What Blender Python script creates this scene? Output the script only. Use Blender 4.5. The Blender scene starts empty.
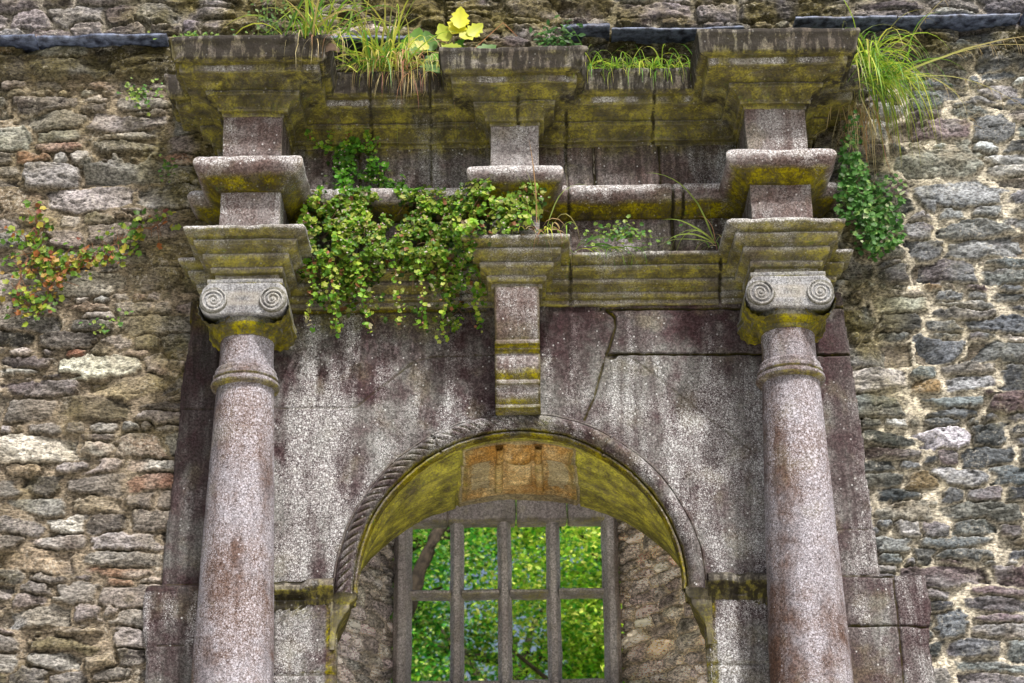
import bpy, math, random
import numpy as np
rng = np.random.default_rng(7)
random.seed(7)
scene = bpy.context.scene
COL = scene.collection
PI = math.pi

# ------------------------------------------------------------------ noise
def _h(ix, iy, iz):
    h = (ix.astype(np.int64) * 374761393 + iy.astype(np.int64) * 668265263 + iz.astype(np.int64) * 2147483647 * 3) & 0xffffffff
    h = ((h ^ (h >> 13)) * 1274126177) & 0xffffffff
    h = ((h ^ (h >> 16)) * 2246822519) & 0xffffffff
    return ((h ^ (h >> 15)) & 0xffffff) / float(0x7fffff) - 1.0
def vn(x, y, z):
    x, y, z = np.broadcast_arrays(np.asarray(x, float), np.asarray(y, float), np.asarray(z, float))
    ix, iy, iz = np.floor(x), np.floor(y), np.floor(z)
    fx, fy, fz = x - ix, y - iy, z - iz
    fx, fy, fz = [f * f * (3 - 2 * f) for f in (fx, fy, fz)]
    ix, iy, iz = ix.astype(np.int64), iy.astype(np.int64), iz.astype(np.int64)
    r = 0
    for a in (0, 1):
        wa = fx if a else 1 - fx
        for b in (0, 1):
            wb = fy if b else 1 - fy
            for c in (0, 1):
                wc = fz if c else 1 - fz
                r = r + wa * wb * wc * _h(ix + a, iy + b, iz + c)
    return r
def fbm(x, y, z, s=1.0, o=4, g=.5):
    r, a, t = 0, 1., 0.
    for i in range(o):
        r = r + a * vn(np.asarray(x) * s + 17.3 * i, np.asarray(y) * s + 5.1 * i, np.asarray(z) * s - 9.7 * i)
        t += a; a *= g; s *= 2.03
    return r / t
def sst(a, b, x):
    t = np.clip((x - a) / (b - a), 0, 1)
    return t * t * (3 - 2 * t)

# ------------------------------------------------------------------ scene helpers
def tag(o, label=None, cat=None, group=None, kind=None):
    if label: o['label'] = label
    if cat: o['category'] = cat
    if group: o['group'] = group
    if kind: o['kind'] = kind
    return o
def empty(name, loc, label, cat, group=None):
    o = bpy.data.objects.new(name, None); COL.objects.link(o)
    o.location = loc; o.empty_display_size = .1
    return tag(o, label, cat, group)
def mk(name, V, F, mat, parent=None, smooth=True, col=None):
    """V (n,3) in world metres, F (m,k) array of one face size; col (n,3|4) point colours."""
    V = np.asarray(V, np.float32).copy()
    if parent is not None:
        p = parent
        while p is not None:
            V -= np.array(p.location, np.float32); p = p.parent
    F = np.asarray(F, np.int32)
    me = bpy.data.meshes.new(name)
    n, k = F.shape
    me.vertices.add(len(V)); me.vertices.foreach_set('co', V.ravel())
    me.loops.add(n * k); me.loops.foreach_set('vertex_index', F.ravel())
    me.polygons.add(n); me.polygons.foreach_set('loop_start', np.arange(0, n * k, k, dtype=np.int32))
    me.update(calc_edges=True); me.validate()
    me.polygons.foreach_set('use_smooth', np.full(len(me.polygons), smooth))
    if col is None: col = np.tile([0., 0., .5], (len(V), 1))
    col = np.asarray(col, np.float32)
    c4 = np.ones((len(V), 4), np.float32); c4[:, :col.shape[1]] = col
    at = me.color_attributes.new('Col', 'FLOAT_COLOR', 'POINT')
    at.data.foreach_set('color', c4.ravel())
    me.materials.append(mat)
    o = bpy.data.objects.new(name, me); COL.objects.link(o)
    if parent is not None: o.parent = parent
    return o
def grid_faces(nu, nv, wrapu=False, flip=False):
    iu = np.arange(nu if wrapu else nu - 1); iv = np.arange(nv - 1)
    a, b = np.meshgrid(iu, iv, indexing='ij')
    a2 = (a + 1) % nu
    F = np.stack([a * nv + b, a2 * nv + b, a2 * nv + b + 1, a * nv + b + 1], -1).reshape(-1, 4)
    return F[:, ::-1] if flip else F
class MB:
    """collects pieces of quads"""
    def __init__(s): s.V = []; s.F = []; s.C = []; s.n = 0
    def add(s, V, F, C=None):
        V = np.asarray(V, float).reshape(-1, 3)
        s.V.append(V); s.F.append(np.asarray(F) + s.n)
        s.C.append(np.tile([0., 0., .5], (len(V), 1)) if C is None else np.broadcast_to(np.asarray(C, float), (len(V), 3)))
        s.n += len(V)
    def build(s, name, mat, parent=None, smooth=True):
        return mk(name, np.concatenate(s.V), np.concatenate(s.F), mat, parent, smooth, np.concatenate(s.C))
def ring_sweep(P, R, seg=8, ph=0.):
    """closed tube along points P (n,3) with radii R; quads"""
    P = np.asarray(P, float); n = len(P); R = np.broadcast_to(np.asarray(R, float), (n,))
    T = np.gradient(P, axis=0); T /= np.linalg.norm(T, axis=1)[:, None] + 1e-9
    up = np.array([.31, .17, .93]) if abs(T[0][2]) < .8 else np.array([.93, .2, .1])
    A = np.cross(T, up); A /= np.linalg.norm(A, axis=1)[:, None] + 1e-9
    B = np.cross(T, A)
    t = np.linspace(0, 2 * PI, seg, endpoint=False) + ph
    V = P[:, None] + R[:, None, None] * (np.cos(t)[None, :, None] * A[:, None] + np.sin(t)[None, :, None] * B[:, None])
    V = V.transpose(1, 0, 2)
    return V.reshape(-1, 3), grid_faces(seg, n, wrapu=True)
def resample(pts, step):
    pts = np.asarray(pts, float); out = []
    for a, b in zip(pts[:-1], pts[1:]):
        k = max(1, int(round(np.linalg.norm(b - a) / step)))
        out += [a + (b - a) * i / k for i in range(k)]
    out.append(pts[-1]); return np.array(out)
def jitter(V, amp=.003, s=25, amp2=.005, s2=5):
    V = np.asarray(V, float); x, y, z = V[..., 0], V[..., 1], V[..., 2]
    D = np.stack([amp * fbm(x + q, y, z, s, 3) + amp2 * fbm(x - q, y + 3, z, s2, 2) for q in (11.1, 23.7, 41.9)], -1)
    return V + D
def boxgrid(x0, x1, y0, y1, z0, z1, step=.02, bev=.008, jit=(.003, 25, .003, 5)):
    """closed worn block as six welded-looking grids, edges rounded"""
    mb = []
    c = np.array([(x0 + x1) / 2, (y0 + y1) / 2, (z0 + z1) / 2]); h = np.array([x1 - x0, y1 - y0, z1 - z0]) / 2
    for ax in range(3):
        for sg in (-1, 1):
            u, v = [i for i in range(3) if i != ax]
            nu, nv = [max(3, int(round(2 * h[i] / step)) + 3) for i in (u, v)]
            def line(n, hh):
                l = np.linspace(-1, 1, n - 2) * (hh - bev * .35)
                return np.concatenate([[-hh], l, [hh]])
            A, B = np.meshgrid(line(nu, h[u]), line(nv, h[v]), indexing='ij')
            P = np.zeros(A.shape + (3,)); P[..., u] = A; P[..., v] = B; P[..., ax] = sg * h[ax]
            inner = np.clip(P, -(h - bev), (h - bev)); d = P - inner
            L = np.linalg.norm(d, axis=-1, keepdims=True)
            P = inner + d / np.maximum(L, 1e-9) * np.minimum(L, bev)
            P = P + c
            mb.append((jitter(P, *jit).reshape(-1, 3), grid_faces(nu, nv, flip=((sg > 0) == (ax == 1)))))
    return mb
def add_box(m, *a, C=None, **k):
    for V, F in boxgrid(*a, **k): m.add(V, F, C)

# ------------------------------------------------------------------ materials
def newmat(name):
    m = bpy.data.materials.new(name); m.use_nodes = True
    nt = m.node_tree; nt.nodes.clear()
    return m, nt
class N:
    def __init__(s, nt): s.nt = nt
    def node(s, t, **k):
        n = s.nt.nodes.new(t)
        for a, b in k.items(): setattr(n, a, b)
        return n
    def link(s, a, b): s.nt.links.new(a, b)
    def inp(s, sock, v):
        if hasattr(v, 'is_output') or isinstance(v, bpy.types.NodeSocket): s.link(v, sock)
        else: sock.default_value = v
    def math(s, op, a, b=0., c=None, clamp=False):
        n = s.node('ShaderNodeMath', operation=op, use_clamp=clamp)
        s.inp(n.inputs[0], a); s.inp(n.inputs[1], b)
        if c is not None: s.inp(n.inputs[2], c)
        return n.outputs[0]
    def mix(s, f, a, b, blend='MIX'):
        n = s.node('ShaderNodeMix', data_type='RGBA', blend_type=blend)
        s.inp(n.inputs[0], f)
        for i, v in ((6, a), (7, b)):
            if isinstance(v, (tuple, list)): v = (*v[:3], 1)
            s.inp(n.inputs[i], v)
        return n.outputs[2]
    def ramp(s, v, lo, hi):
        n = s.node('ShaderNodeMapRange', interpolation_type='SMOOTHSTEP', clamp=True)
        s.inp(n.inputs[0], v); s.inp(n.inputs[1], lo); s.inp(n.inputs[2], hi); return n.outputs[0]
    def noise(s, vec, scale, detail=4, rough=.55, dist=0.):
        n = s.node('ShaderNodeTexNoise'); s.link(vec, n.inputs['Vector'])
        n.inputs['Scale'].default_value = scale; n.inputs['Detail'].default_value = detail
        n.inputs['Roughness'].default_value = rough; n.inputs['Distortion'].default_value = dist
        return n.outputs[0]
    def vor(s, vec, scale, feature='F1', rnd=1.):
        n = s.node('ShaderNodeTexVoronoi', feature=feature); s.link(vec, n.inputs['Vector'])
        n.inputs['Scale'].default_value = scale; n.inputs['Randomness'].default_value = rnd
        return n.outputs['Distance']
    def scalev(s, vec, v):
        n = s.node('ShaderNodeVectorMath', operation='MULTIPLY'); s.link(vec, n.inputs[0]); n.inputs[1].default_value = v
        return n.outputs[0]
def punch(n, col, g, k, sat):
    """deepen the tonal range of a surface colour"""
    gm = n.node('ShaderNodeGamma'); n.link(col, gm.inputs[0]); gm.inputs[1].default_value = g
    hs = n.node('ShaderNodeHueSaturation'); hs.inputs['Saturation'].default_value = sat; hs.inputs['Value'].default_value = k
    n.link(gm.outputs[0], hs.inputs['Color']); return hs.outputs[0]
def spots(n, pos, scale, size, dens, warp):
    """irregular lichen spots"""
    v = n.vor(pos, scale)
    lim = n.math('MULTIPLY', n.ramp(warp, dens, dens + .25), size)
    return n.math('SUBTRACT', 1., n.ramp(v, n.math('MULTIPLY', lim, .55), n.math('ADD', lim, .02)))

def stone(name, dark, light, lichen=(.63, .645, .67), moss=(.36, .33, .016), moss2=(.13, .115, .012), lich=1., streak=.6, bump=1., pg=(1.40, 1.42, 1.15)):
    """dressed stone: Col.r = algae, Col.g = black staining and painted shade, Col.b = lichen and painted highlights"""
    m, nt = newmat(name); n = N(nt)
    geo = n.node('ShaderNodeNewGeometry'); pos = geo.outputs['Position']
    at = n.node('ShaderNodeAttribute', attribute_name='Col')
    sp = n.node('ShaderNodeSeparateColor'); n.link(at.outputs['Color'], sp.inputs[0])
    R, G, B = sp.outputs
    big = n.noise(pos, 2.6, 5, .6, .4); mid = n.noise(pos, 14, 5, .65); fine = n.noise(pos, 90, 4, .7)
    gr = n.noise(pos, 260, 3, .8)
    st = n.noise(n.scalev(pos, (9, 9, .9)), 1.0, 5, .6, .3)
    col = n.mix(n.ramp(n.math('ADD', big, n.math('MULTIPLY', n.math('SUBTRACT', mid, .5), .5)), .35, .66), dark, light)
    s1 = n.ramp(st, .42, .62)
    col = n.mix(n.math('MULTIPLY', s1, streak), col, n.mix(.5, dark, (.09, .075, .08)))
    col = n.mix(n.math('MULTIPLY', n.ramp(n.noise(pos, 5.5, 3), .52, .7), .35), col, (.23, .215, .16))
    # grain
    g = n.math('MULTIPLY_ADD', gr, .9, .55)
    col = n.mix(1., col, n.mix(0., (1, 1, 1), (1, 1, 1)), 'MULTIPLY') if False else col
    cb = n.node('ShaderNodeMix', data_type='RGBA', blend_type='MULTIPLY'); cb.inputs[0].default_value = 1
    n.link(col, cb.inputs[6]); cg = n.node('ShaderNodeCombineColor')
    gg = n.math('MULTIPLY', n.math('MULTIPLY_ADD', n.ramp(gr, .3, .7), .75, .62), n.math('MULTIPLY_ADD', n.ramp(fine, .32, .68), .8, .60))
    for i in range(3): n.link(gg, cg.inputs[i])
    n.link(cg.outputs[0], cb.inputs[7]); col = cb.outputs[2]
    # black staining, also the shade painted on cornice sides and shafts
    dk = n.math('MULTIPLY', G, n.ramp(n.math('ADD', n.noise(n.scalev(pos, (34, 34, 3.5)), 1., 4, .6), n.math('MULTIPLY', n.math('SUBTRACT', mid, .5), .4)), .36, .60))
    dk = n.math('ADD', dk, n.math('MULTIPLY', G, .36), clamp=True)
    # algae / moss
    sx = n.node('ShaderNodeSeparateXYZ'); n.link(geo.outputs['Normal'], sx.inputs[0])
    face = n.math('MULTIPLY_ADD', n.ramp(sx.outputs[2], .12, -.45), .62, .52)
    R = n.math('MULTIPLY', R, face)
    mm = n.math('ADD', n.math('MULTIPLY', R, 1.25), n.math('MULTIPLY', n.math('SUBTRACT', n.math('ADD', n.math('MULTIPLY', big, .5), n.math('MULTIPLY', mid, .5)), .5), 1.5))
    mm = n.math('MULTIPLY', n.ramp(mm, .25, .95), n.math('MULTIPLY_ADD', n.ramp(fine, .3, .7), .4, .6))
    mn = n.math('ADD', n.math('MULTIPLY', n.noise(pos, 9, 5, .65), .65), n.math('MULTIPLY', fine, .35))
    mc = n.mix(n.ramp(mn, .36, .50), (.035, .032, .010), moss2)
    mc = n.mix(n.ramp(mn, .47, .62), mc, moss)
    mc = n.mix(n.math('MULTIPLY', n.ramp(n.noise(pos, 16, 5, .7), .52, .66), .6), mc, (.15, .13, .09))
    mc = n.mix(n.math('MULTIPLY', n.ramp(n.noise(pos, 27, 4, .7), .60, .68), .5), mc, (.10, .19, .02))
    col = n.mix(mm, col, mc)
    col = n.mix(n.math('MULTIPLY', dk, .9), col, (.022, .019, .017))
    # lichen: streaky grey film, fine dust and separate round spots
    w1 = n.noise(pos, 3.4, 5, .7)
    sw = n.noise(n.scalev(pos, (5, 5, .8)), 1., 4, .65, .5)
    ww = n.math('ADD', n.math('MULTIPLY_ADD', sw, .85, n.math('MULTIPLY_ADD', w1, .50, -.245)), n.math('MULTIPLY', B, .30))
    patch = n.ramp(n.math('ADD', ww, n.math('MULTIPLY', n.math('SUBTRACT', fine, .5), .35)), .50, .72)
    a = spots(n, pos, 44, .36, .55, ww); b = spots(n, pos, 92, .44, .49, ww); c = spots(n, pos, 170, .52, .45, ww)
    iso = n.math('MULTIPLY', n.math('SUBTRACT', 1., n.ramp(n.vor(n.scalev(pos, (1.03, 1.1, .97)), 30), .10, .17)), n.ramp(n.noise(pos, 11, 3), .44, .52))
    a = n.math('MAXIMUM', a, n.math('MULTIPLY', iso, .85))
    sp_ = n.math('MAXIMUM', n.math('MULTIPLY', a, .95), n.math('MAXIMUM', n.math('MULTIPLY', b, .82), n.math('MULTIPLY', c, .55)))
    film = n.math('MULTIPLY', patch, n.math('MULTIPLY_ADD', n.ramp(fine, .35, .62), .50, .12))
    keepl = n.math('MULTIPLY', n.math('MULTIPLY', n.math('SUBTRACT', 1., n.math('MULTIPLY', mm, .8)), n.ramp(B, .05, .40)), lich, clamp=True)
    col = n.mix(n.math('MULTIPLY', film, keepl), col, n.mix(.60, lichen, (.15, .15, .145)))
    l = n.math('MULTIPLY', sp_, keepl)
    col = n.mix(l, col, lichen)
    # worn edges; crevices darkened as mossy dirt and painted shade
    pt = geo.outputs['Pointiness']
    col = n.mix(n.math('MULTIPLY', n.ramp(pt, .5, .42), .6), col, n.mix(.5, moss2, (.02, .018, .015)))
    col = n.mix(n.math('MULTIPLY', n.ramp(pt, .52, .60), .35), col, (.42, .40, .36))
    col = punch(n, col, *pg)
    bs = n.node('ShaderNodeBsdfPrincipled'); n.link(col, bs.inputs['Base Color'])
    bs.inputs['Roughness'].default_value = .88; bs.inputs['Specular IOR Level'].default_value = .25
    bp = n.node('ShaderNodeBump'); bp.inputs['Strength'].default_value = .55 * bump; bp.inputs['Distance'].default_value = .006
    hh = n.math('ADD', n.math('MULTIPLY', fine, .7), n.math('ADD', n.math('MULTIPLY', gr, .35), n.math('ADD', n.math('MULTIPLY', mid, 1.1), n.math('MULTIPLY_ADD', mm, n.math('MULTIPLY', mn, 1.2), n.math('MULTIPLY', l, .25)))))
    n.link(hh, bp.inputs['Height']); n.link(bp.outputs[0], bs.inputs['Normal'])
    out = n.node('ShaderNodeOutputMaterial'); n.link(bs.outputs[0], out.inputs[0])
    return m

def rubblemat(name):
    m, nt = newmat(name); n = N(nt)
    geo = n.node('ShaderNodeNewGeometry'); pos = geo.outputs['Position']
    at = n.node('ShaderNodeAttribute', attribute_name='Col')
    mid = n.noise(n.scalev(pos, (1, 1, 2.2)), 12, 5, .65, .3); fine = n.noise(n.scalev(pos, (1, 1, 2.)), 55, 5, .75); gr = n.noise(pos, 220, 3, .8)
    cb = n.node('ShaderNodeMix', data_type='RGBA', blend_type='MULTIPLY'); cb.inputs[0].default_value = 1
    n.link(at.outputs['Color'], cb.inputs[6]); cg = n.node('ShaderNodeCombineColor')
    gg = n.math('MULTIPLY', n.math('MULTIPLY_ADD', n.ramp(fine, .33, .67), 1.35, .42), n.math('MULTIPLY', n.math('MULTIPLY_ADD', mid, 1.3, .35), n.math('MULTIPLY_ADD', gr, .9, .55)))
    for i in range(3): n.link(gg, cg.inputs[i])
    n.link(cg.outputs[0], cb.inputs[7]); col = cb.outputs[2]
    w = n.noise(pos, 4.5, 4, .7)
    a = spots(n, pos, 55, .46, .54, w); b = spots(n, pos, 115, .5, .52, w)
    dust = n.math('MULTIPLY', n.ramp(n.math('ADD', n.noise(pos, 60, 5, .8), n.math('MULTIPLY', n.math('SUBTRACT', w, .5), .6)), .56, .70), .6)
    l = n.math('MAXIMUM', n.math('MULTIPLY', n.math('MAXIMUM', a, b), .6), dust)
    col = n.mix(l, col, (.50, .48, .43))
    ol = n.math('MULTIPLY', n.ramp(n.noise(pos, 3.1, 5, .65), .52, .68), n.ramp(fine, .35, .6))
    col = n.mix(n.math('MULTIPLY', ol, .35), col, (.20, .17, .045))
    pt = geo.outputs['Pointiness']
    col = n.mix(n.math('MULTIPLY', n.ramp(pt, .5, .40), .7), col, (.03, .026, .02))  # crevices darkened in the colour, dirt together with painted shade
    col = n.mix(n.math('MULTIPLY', n.ramp(pt, .52, .62), .25), col, (.5, .48, .43))
    col = punch(n, col, 1.34, 1.50, .84)
    bs = n.node('ShaderNodeBsdfPrincipled'); n.link(col, bs.inputs['Base Color'])
    bs.inputs['Roughness'].default_value = .9; bs.inputs['Specular IOR Level'].default_value = .2
    bp = n.node('ShaderNodeBump'); bp.inputs['Strength'].default_value = .8; bp.inputs['Distance'].default_value = .01
    n.link(n.math('ADD', fine, n.math('ADD', n.math('MULTIPLY', mid, 1.2), n.math('MULTIPLY', gr, .3))), bp.inputs['Height'])
    n.link(bp.outputs[0], bs.inputs['Normal'])
    out = n.node('ShaderNodeOutputMaterial'); n.link(bs.outputs[0], out.inputs[0])
    return m

def leafmat(name, rough=.5, trans=.45, var=.25):
    """leaf colour comes from the point colour"""
    m, nt = newmat(name); n = N(nt)
    at = n.node('ShaderNodeAttribute', attribute_name='Col')
    geo = n.node('ShaderNodeNewGeometry')
    v = n.noise(geo.outputs['Position'], 40, 2)
    col = n.mix(n.math('MULTIPLY', v, var), at.outputs['Color'], (.02, .04, .008))
    bs = n.node('ShaderNodeBsdfPrincipled'); n.link(col, bs.inputs['Base Color']); bs.inputs['Roughness'].default_value = rough
    bs.inputs['Specular IOR Level'].default_value = .35
    tr = n.node('ShaderNodeBsdfTranslucent'); n.link(col, tr.inputs[0])
    mx = n.node('ShaderNodeMixShader'); mx.inputs[0].default_value = trans
    n.link(bs.outputs[0], mx.inputs[1]); n.link(tr.outputs[0], mx.inputs[2])
    out = n.node('ShaderNodeOutputMaterial'); n.link(mx.outputs[0], out.inputs[0])
    return m
def simple(name, c1, c2, scale=8, rough=.85, bump=.4, spec=.3):
    m, nt = newmat(name); n = N(nt)
    geo = n.node('ShaderNodeNewGeometry'); pos = geo.outputs['Position']
    f = n.noise(pos, scale, 6, .7)
    col = n.mix(n.ramp(f, .35, .65), c1, c2)
    bs = n.node('ShaderNodeBsdfPrincipled'); n.link(col, bs.inputs['Base Color']); bs.inputs['Roughness'].default_value = rough
    bs.inputs['Specular IOR Level'].default_value = spec
    bp = n.node('ShaderNodeBump'); bp.inputs['Strength'].default_value = bump; bp.inputs['Distance'].default_value = .01
    n.link(f, bp.inputs['Height']); n.link(bp.outputs[0], bs.inputs['Normal'])
    out = n.node('ShaderNodeOutputMaterial'); n.link(bs.outputs[0], out.inputs[0])
    return m

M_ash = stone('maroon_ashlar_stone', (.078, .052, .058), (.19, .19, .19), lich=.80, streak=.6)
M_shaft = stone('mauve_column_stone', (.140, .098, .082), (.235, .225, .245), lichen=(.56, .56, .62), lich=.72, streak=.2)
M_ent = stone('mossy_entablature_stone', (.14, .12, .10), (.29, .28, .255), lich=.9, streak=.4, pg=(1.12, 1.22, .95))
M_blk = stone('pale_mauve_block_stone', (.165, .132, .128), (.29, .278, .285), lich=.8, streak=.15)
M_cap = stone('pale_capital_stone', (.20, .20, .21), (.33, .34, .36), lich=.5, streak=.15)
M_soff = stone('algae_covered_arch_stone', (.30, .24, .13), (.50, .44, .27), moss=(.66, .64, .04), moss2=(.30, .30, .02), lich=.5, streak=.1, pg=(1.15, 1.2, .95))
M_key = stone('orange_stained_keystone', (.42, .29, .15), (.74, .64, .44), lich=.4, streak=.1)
M_mull = stone('grey_violet_window_stone', (.56, .53, .56), (.78, .76, .79), lich=.12, streak=.2, pg=(1.1, 1.1, 1.1))
M_rub = rubblemat('rubble_masonry')
M_slate = simple('wet_blue_slate', (.012, .016, .035), (.15, .19, .30), 22, .45, .5, .5)
M_leaf = leafmat('small_leaf'); M_grass = leafmat('grass_blade', .45, .4, .15); M_tree = leafmat('tree_leaf', .45, .5, .2)
M_bark = simple('dark_bark', (.02, .016, .012), (.07, .055, .04), 20, .9, .8)
M_stem = leafmat('plant_stem', .7, .1, .3)
M_turf = simple('turf', (.035, .06, .015), (.09, .12, .03), 6, .95, .6)
M_bounce = simple('bounce_gravel', (.56, .54, .49), (.74, .71, .66), 60, .95, .8)  # pale surface of the sheets added to bounce light

# ------------------------------------------------------------------ rubble height field
def axis(lo, hi, flo, fhi, fine=.006, coarse=.03):
    a = []
    if flo > lo: a.append(np.arange(lo, flo, coarse))
    a.append(np.arange(flo, fhi, fine))
    if hi > fhi: a.append(np.arange(fhi, hi + coarse, coarse))
    return np.concatenate(a)
def rubble(u, v, seed, hmin=.05, hmax=.16, style='mixed', stretch=(1.0, 3.6), joint=.010, relief=1.3):
    r = np.random.default_rng(seed)
    U, V = np.meshgrid(u, v, indexing='ij')
    Uw = U + .020 * fbm(U, V, seed, 7, 3) + .008 * fbm(U, V, seed + 5, 38, 3)
    Vw = V + .016 * fbm(U, V, seed + 9, 6, 3) + .008 * fbm(U, V, seed + 14, 42, 3)
    S = []
    z = v[0] - .1
    while z < v[-1] + .1:
        h = r.uniform(hmin, hmax); x = u[0] - r.uniform(0, .3)
        while x < u[-1] + .1:
            w = h * r.uniform(*stretch)
            w = min(max(w, .06), .42)
            zz = z + .035 * math.sin(x * 1.3 + z * 5) + r.uniform(-.15, .15) * h
            if h > .11 and r.random() < .45:
                k = r.uniform(.35, .65)
                S.append((x + w / 2, zz + h * k / 2, w / 2, h * k / 2)); S.append((x + w / 2 + r.uniform(-.02, .02), zz + h * (k + 1) / 2, w / 2 * .95, h * (1 - k) / 2))
            elif r.random() < .07:
                S.append((x + w / 2, zz + h * .8, w * .55, h * .85))
            else:
                S.append((x + w / 2, zz + h / 2, w / 2, h / 2))
            x += w * r.uniform(.96, 1.08)
        z += h * .97
    F1 = np.full(U.shape, 9.); F2 = np.full(U.shape, 9.); ID = np.zeros(U.shape, np.int32); BB = np.full(U.shape, .05)
    prm = []
    for i, (cx, cz, a, b) in enumerate(S):
        a *= r.uniform(.90, 1.06); b *= r.uniform(.88, 1.10)
        prm.append((cx, cz, a, b))
        i0, i1 = np.searchsorted(u, [cx - a * 1.6 - .04, cx + a * 1.6 + .04]); j0, j1 = np.searchsorted(v, [cz - b * 1.9 - .04, cz + b * 1.9 + .04])
        if i1 <= i0 or j1 <= j0: continue
        X = Uw[i0:i1, j0:j1] - cx; Z = Vw[i0:i1, j0:j1] - cz
        # angular outline: four sides at odd angles and a few broken corners
        D = np.zeros(X.shape)
        pl_ = [(r.normal(0, .30), 0, 1.), (r.normal(0, .13), 1, 1.), (r.normal(0, .30), 2, 1.), (r.normal(0, .13), 3, 1.)]
        base_ = r.normal(0, .05)
        for dd_, q_, _ in pl_:
            an_ = q_ * PI / 2 + dd_ * (1 if q_ % 2 == 0 else 1) + base_; L_ = a if q_ % 2 == 0 else b
            D = np.maximum(D, (X * math.cos(an_) + Z * math.sin(an_)) / L_)
        for _ in range(r.integers(1, 5)):
            an_ = r.choice([.25, .75, 1.25, 1.75]) * PI + r.normal(0, .25); cu, su = math.cos(an_), math.sin(an_)
            D = np.maximum(D, (X / a * cu + Z / b * su) / r.uniform(.92, 1.25))
        f1 = F1[i0:i1, j0:j1]; f2 = F2[i0:i1, j0:j1]; idd = ID[i0:i1, j0:j1]; bb = BB[i0:i1, j0:j1]
        n = D < f1
        f2[...] = np.where(n, f1, np.minimum(f2, D)); f1[...] = np.where(n, D, f1)
        idd[...] = np.where(n, i, idd); bb[...] = np.where(n, b, bb)
    d = np.minimum((1.17 - F1) * BB, (F2 - F1) * BB * .5) - joint * .35
    d += .004 * fbm(U, V, seed + 2, 60, 2)
    K = len(S); prm = np.array(prm)
    tilt = r.normal(0, .10, (K, 2)); pr = r.uniform(.002, .026, K)
    P = prm[ID]
    face = pr[ID] + tilt[ID, 0] * (U - P[..., 0]) * .6 + tilt[ID, 1] * (V - P[..., 1])
    for q in range(3):       # broken facets
        tl = r.normal(0, .30, (K, 2)); of = r.uniform(.004, .030, K)
        face = np.minimum(face, of[ID] + pr[ID] * .5 + tl[ID, 0] * (U - P[..., 0]) * .7 + tl[ID, 1] * (V - P[..., 1]))
    lay = fbm(U * .45, V * 1.5, ID * .37, 16, 4, .6)
    face = face + .012 * lay + .006 * fbm(U * .8, V * 1.4, ID * .9, 60, 3) - .010 * sst(.25, .6, fbm(U * .7, V * 1.6, ID * 2.9, 24, 3))
    # broken ledges across a face
    face = face + .010 * np.floor(1.9 * fbm(U * .6, V * 1.3, ID * 1.7 + 3, 9, 2))
    inside = sst(0, .005, d)
    mort = -.022 - .012 * (1 - sst(0., .014, -d + .004)) * 0 + .010 * fbm(U, V, seed + 20, 22, 4) - .012 * sst(.25, .6, fbm(U, V, seed + 31, 5, 3))
    H = (mort * (1 - inside) + face * inside) * relief
    return U, V, H, inside, ID, d
def stone_cols(ID, inside, U, V, seed, pal, wts, mortar):
    r = np.random.default_rng(seed); K = ID.max() + 1
    pal = np.array(pal); idx = r.choice(len(pal), K, p=np.array(wts) / sum(wts))
    C = pal[idx] * r.uniform(.52, 1.36, (K, 1)); C = C * r.uniform(.95, 1.05, (K, 3))
    c = C[ID] * (1 + .28 * fbm(U, V, ID * .77, 11, 3))[..., None]
    b = sst(-.2, .5, fbm(U * .7, V, ID * .3 + 8, 9, 3))[..., None] * .5
    c = c * (1 - b) + pal[(idx[ID] + 1) % len(pal)] * b
    mm = np.array(mortar) * (1 + .35 * fbm(U, V, seed + 3, 14, 4))[..., None]
    k = inside[..., None]
    return c * k + mm * (1 - k)

wall = empty('rubble_wall', (0, 0, 0), 'grey brown rubble stone wall with rough mortar around the carved doorway', 'wall')
u = np.concatenate([np.arange(-4.6, -2.85, .03), np.arange(-2.85, 2.85, .006), np.arange(2.85, 4.6, .03)])
v = np.concatenate([np.arange(-.05, 3.15, .03), np.arange(3.15, 7.2, .006), np.arange(7.2, 9., .03)])
U, V, H, ins, ID, dd = rubble(u, v, 3, .04, .145, stretch=(1.2, 4.3), relief=1.05)
PL = [(.20, .18, .165), (.30, .285, .27), (.13, .115, .105), (.36, .335, .30), (.25, .14, .09), (.47, .45, .41), (.24, .20, .13)]
PR = [(.155, .17, .18), (.23, .24, .245), (.17, .13, .14), (.38, .385, .38), (.10, .11, .12), (.29, .29, .27), (.24, .18, .10)]
cl = stone_cols(ID, ins, U, V, 5, PL, [5, 5, 3, 2, .7, 1, 3], (.235, .195, .14))
cr = stone_cols(ID, ins, U, V, 6, PR, [5, 5, 2.5, 2.6, 3, 3, 1.2], (.46, .42, .335))
ct = stone_cols(ID, ins, U, V, 8, [(.25, .23, .235), (.17, .15, .155), (.36, .34, .34), (.12, .10, .105)], [4, 4, 3, 2], (.27, .245, .21))
k = sst(-.4, .4, U)[..., None]
C = cl * (1 - k) + cr * k
k = sst(6.68, 6.76, V)[..., None]; C = C * (1 - k) + ct * k
# left side: mortar smeared flush over the stones
smear = sst(-.15, .35, fbm(U, V, 55, 3.2, 4)) * sst(.4, -.4, U) * sst(6.75, 6.6, V)
H = H * (1 - .6 * smear) + (.006 + .020 * fbm(U, V * 1.6, 66, 14, 5, .6)) * .6 * smear
H = H + .010 * fbm(U, V, 68, 2.2, 3)
C = C * (1 - .45 * smear[..., None]) + (np.array([.23, .19, .14]) * (1 + .3 * fbm(U, V, 67, 20, 4))[..., None]) * .45 * smear[..., None]
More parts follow.
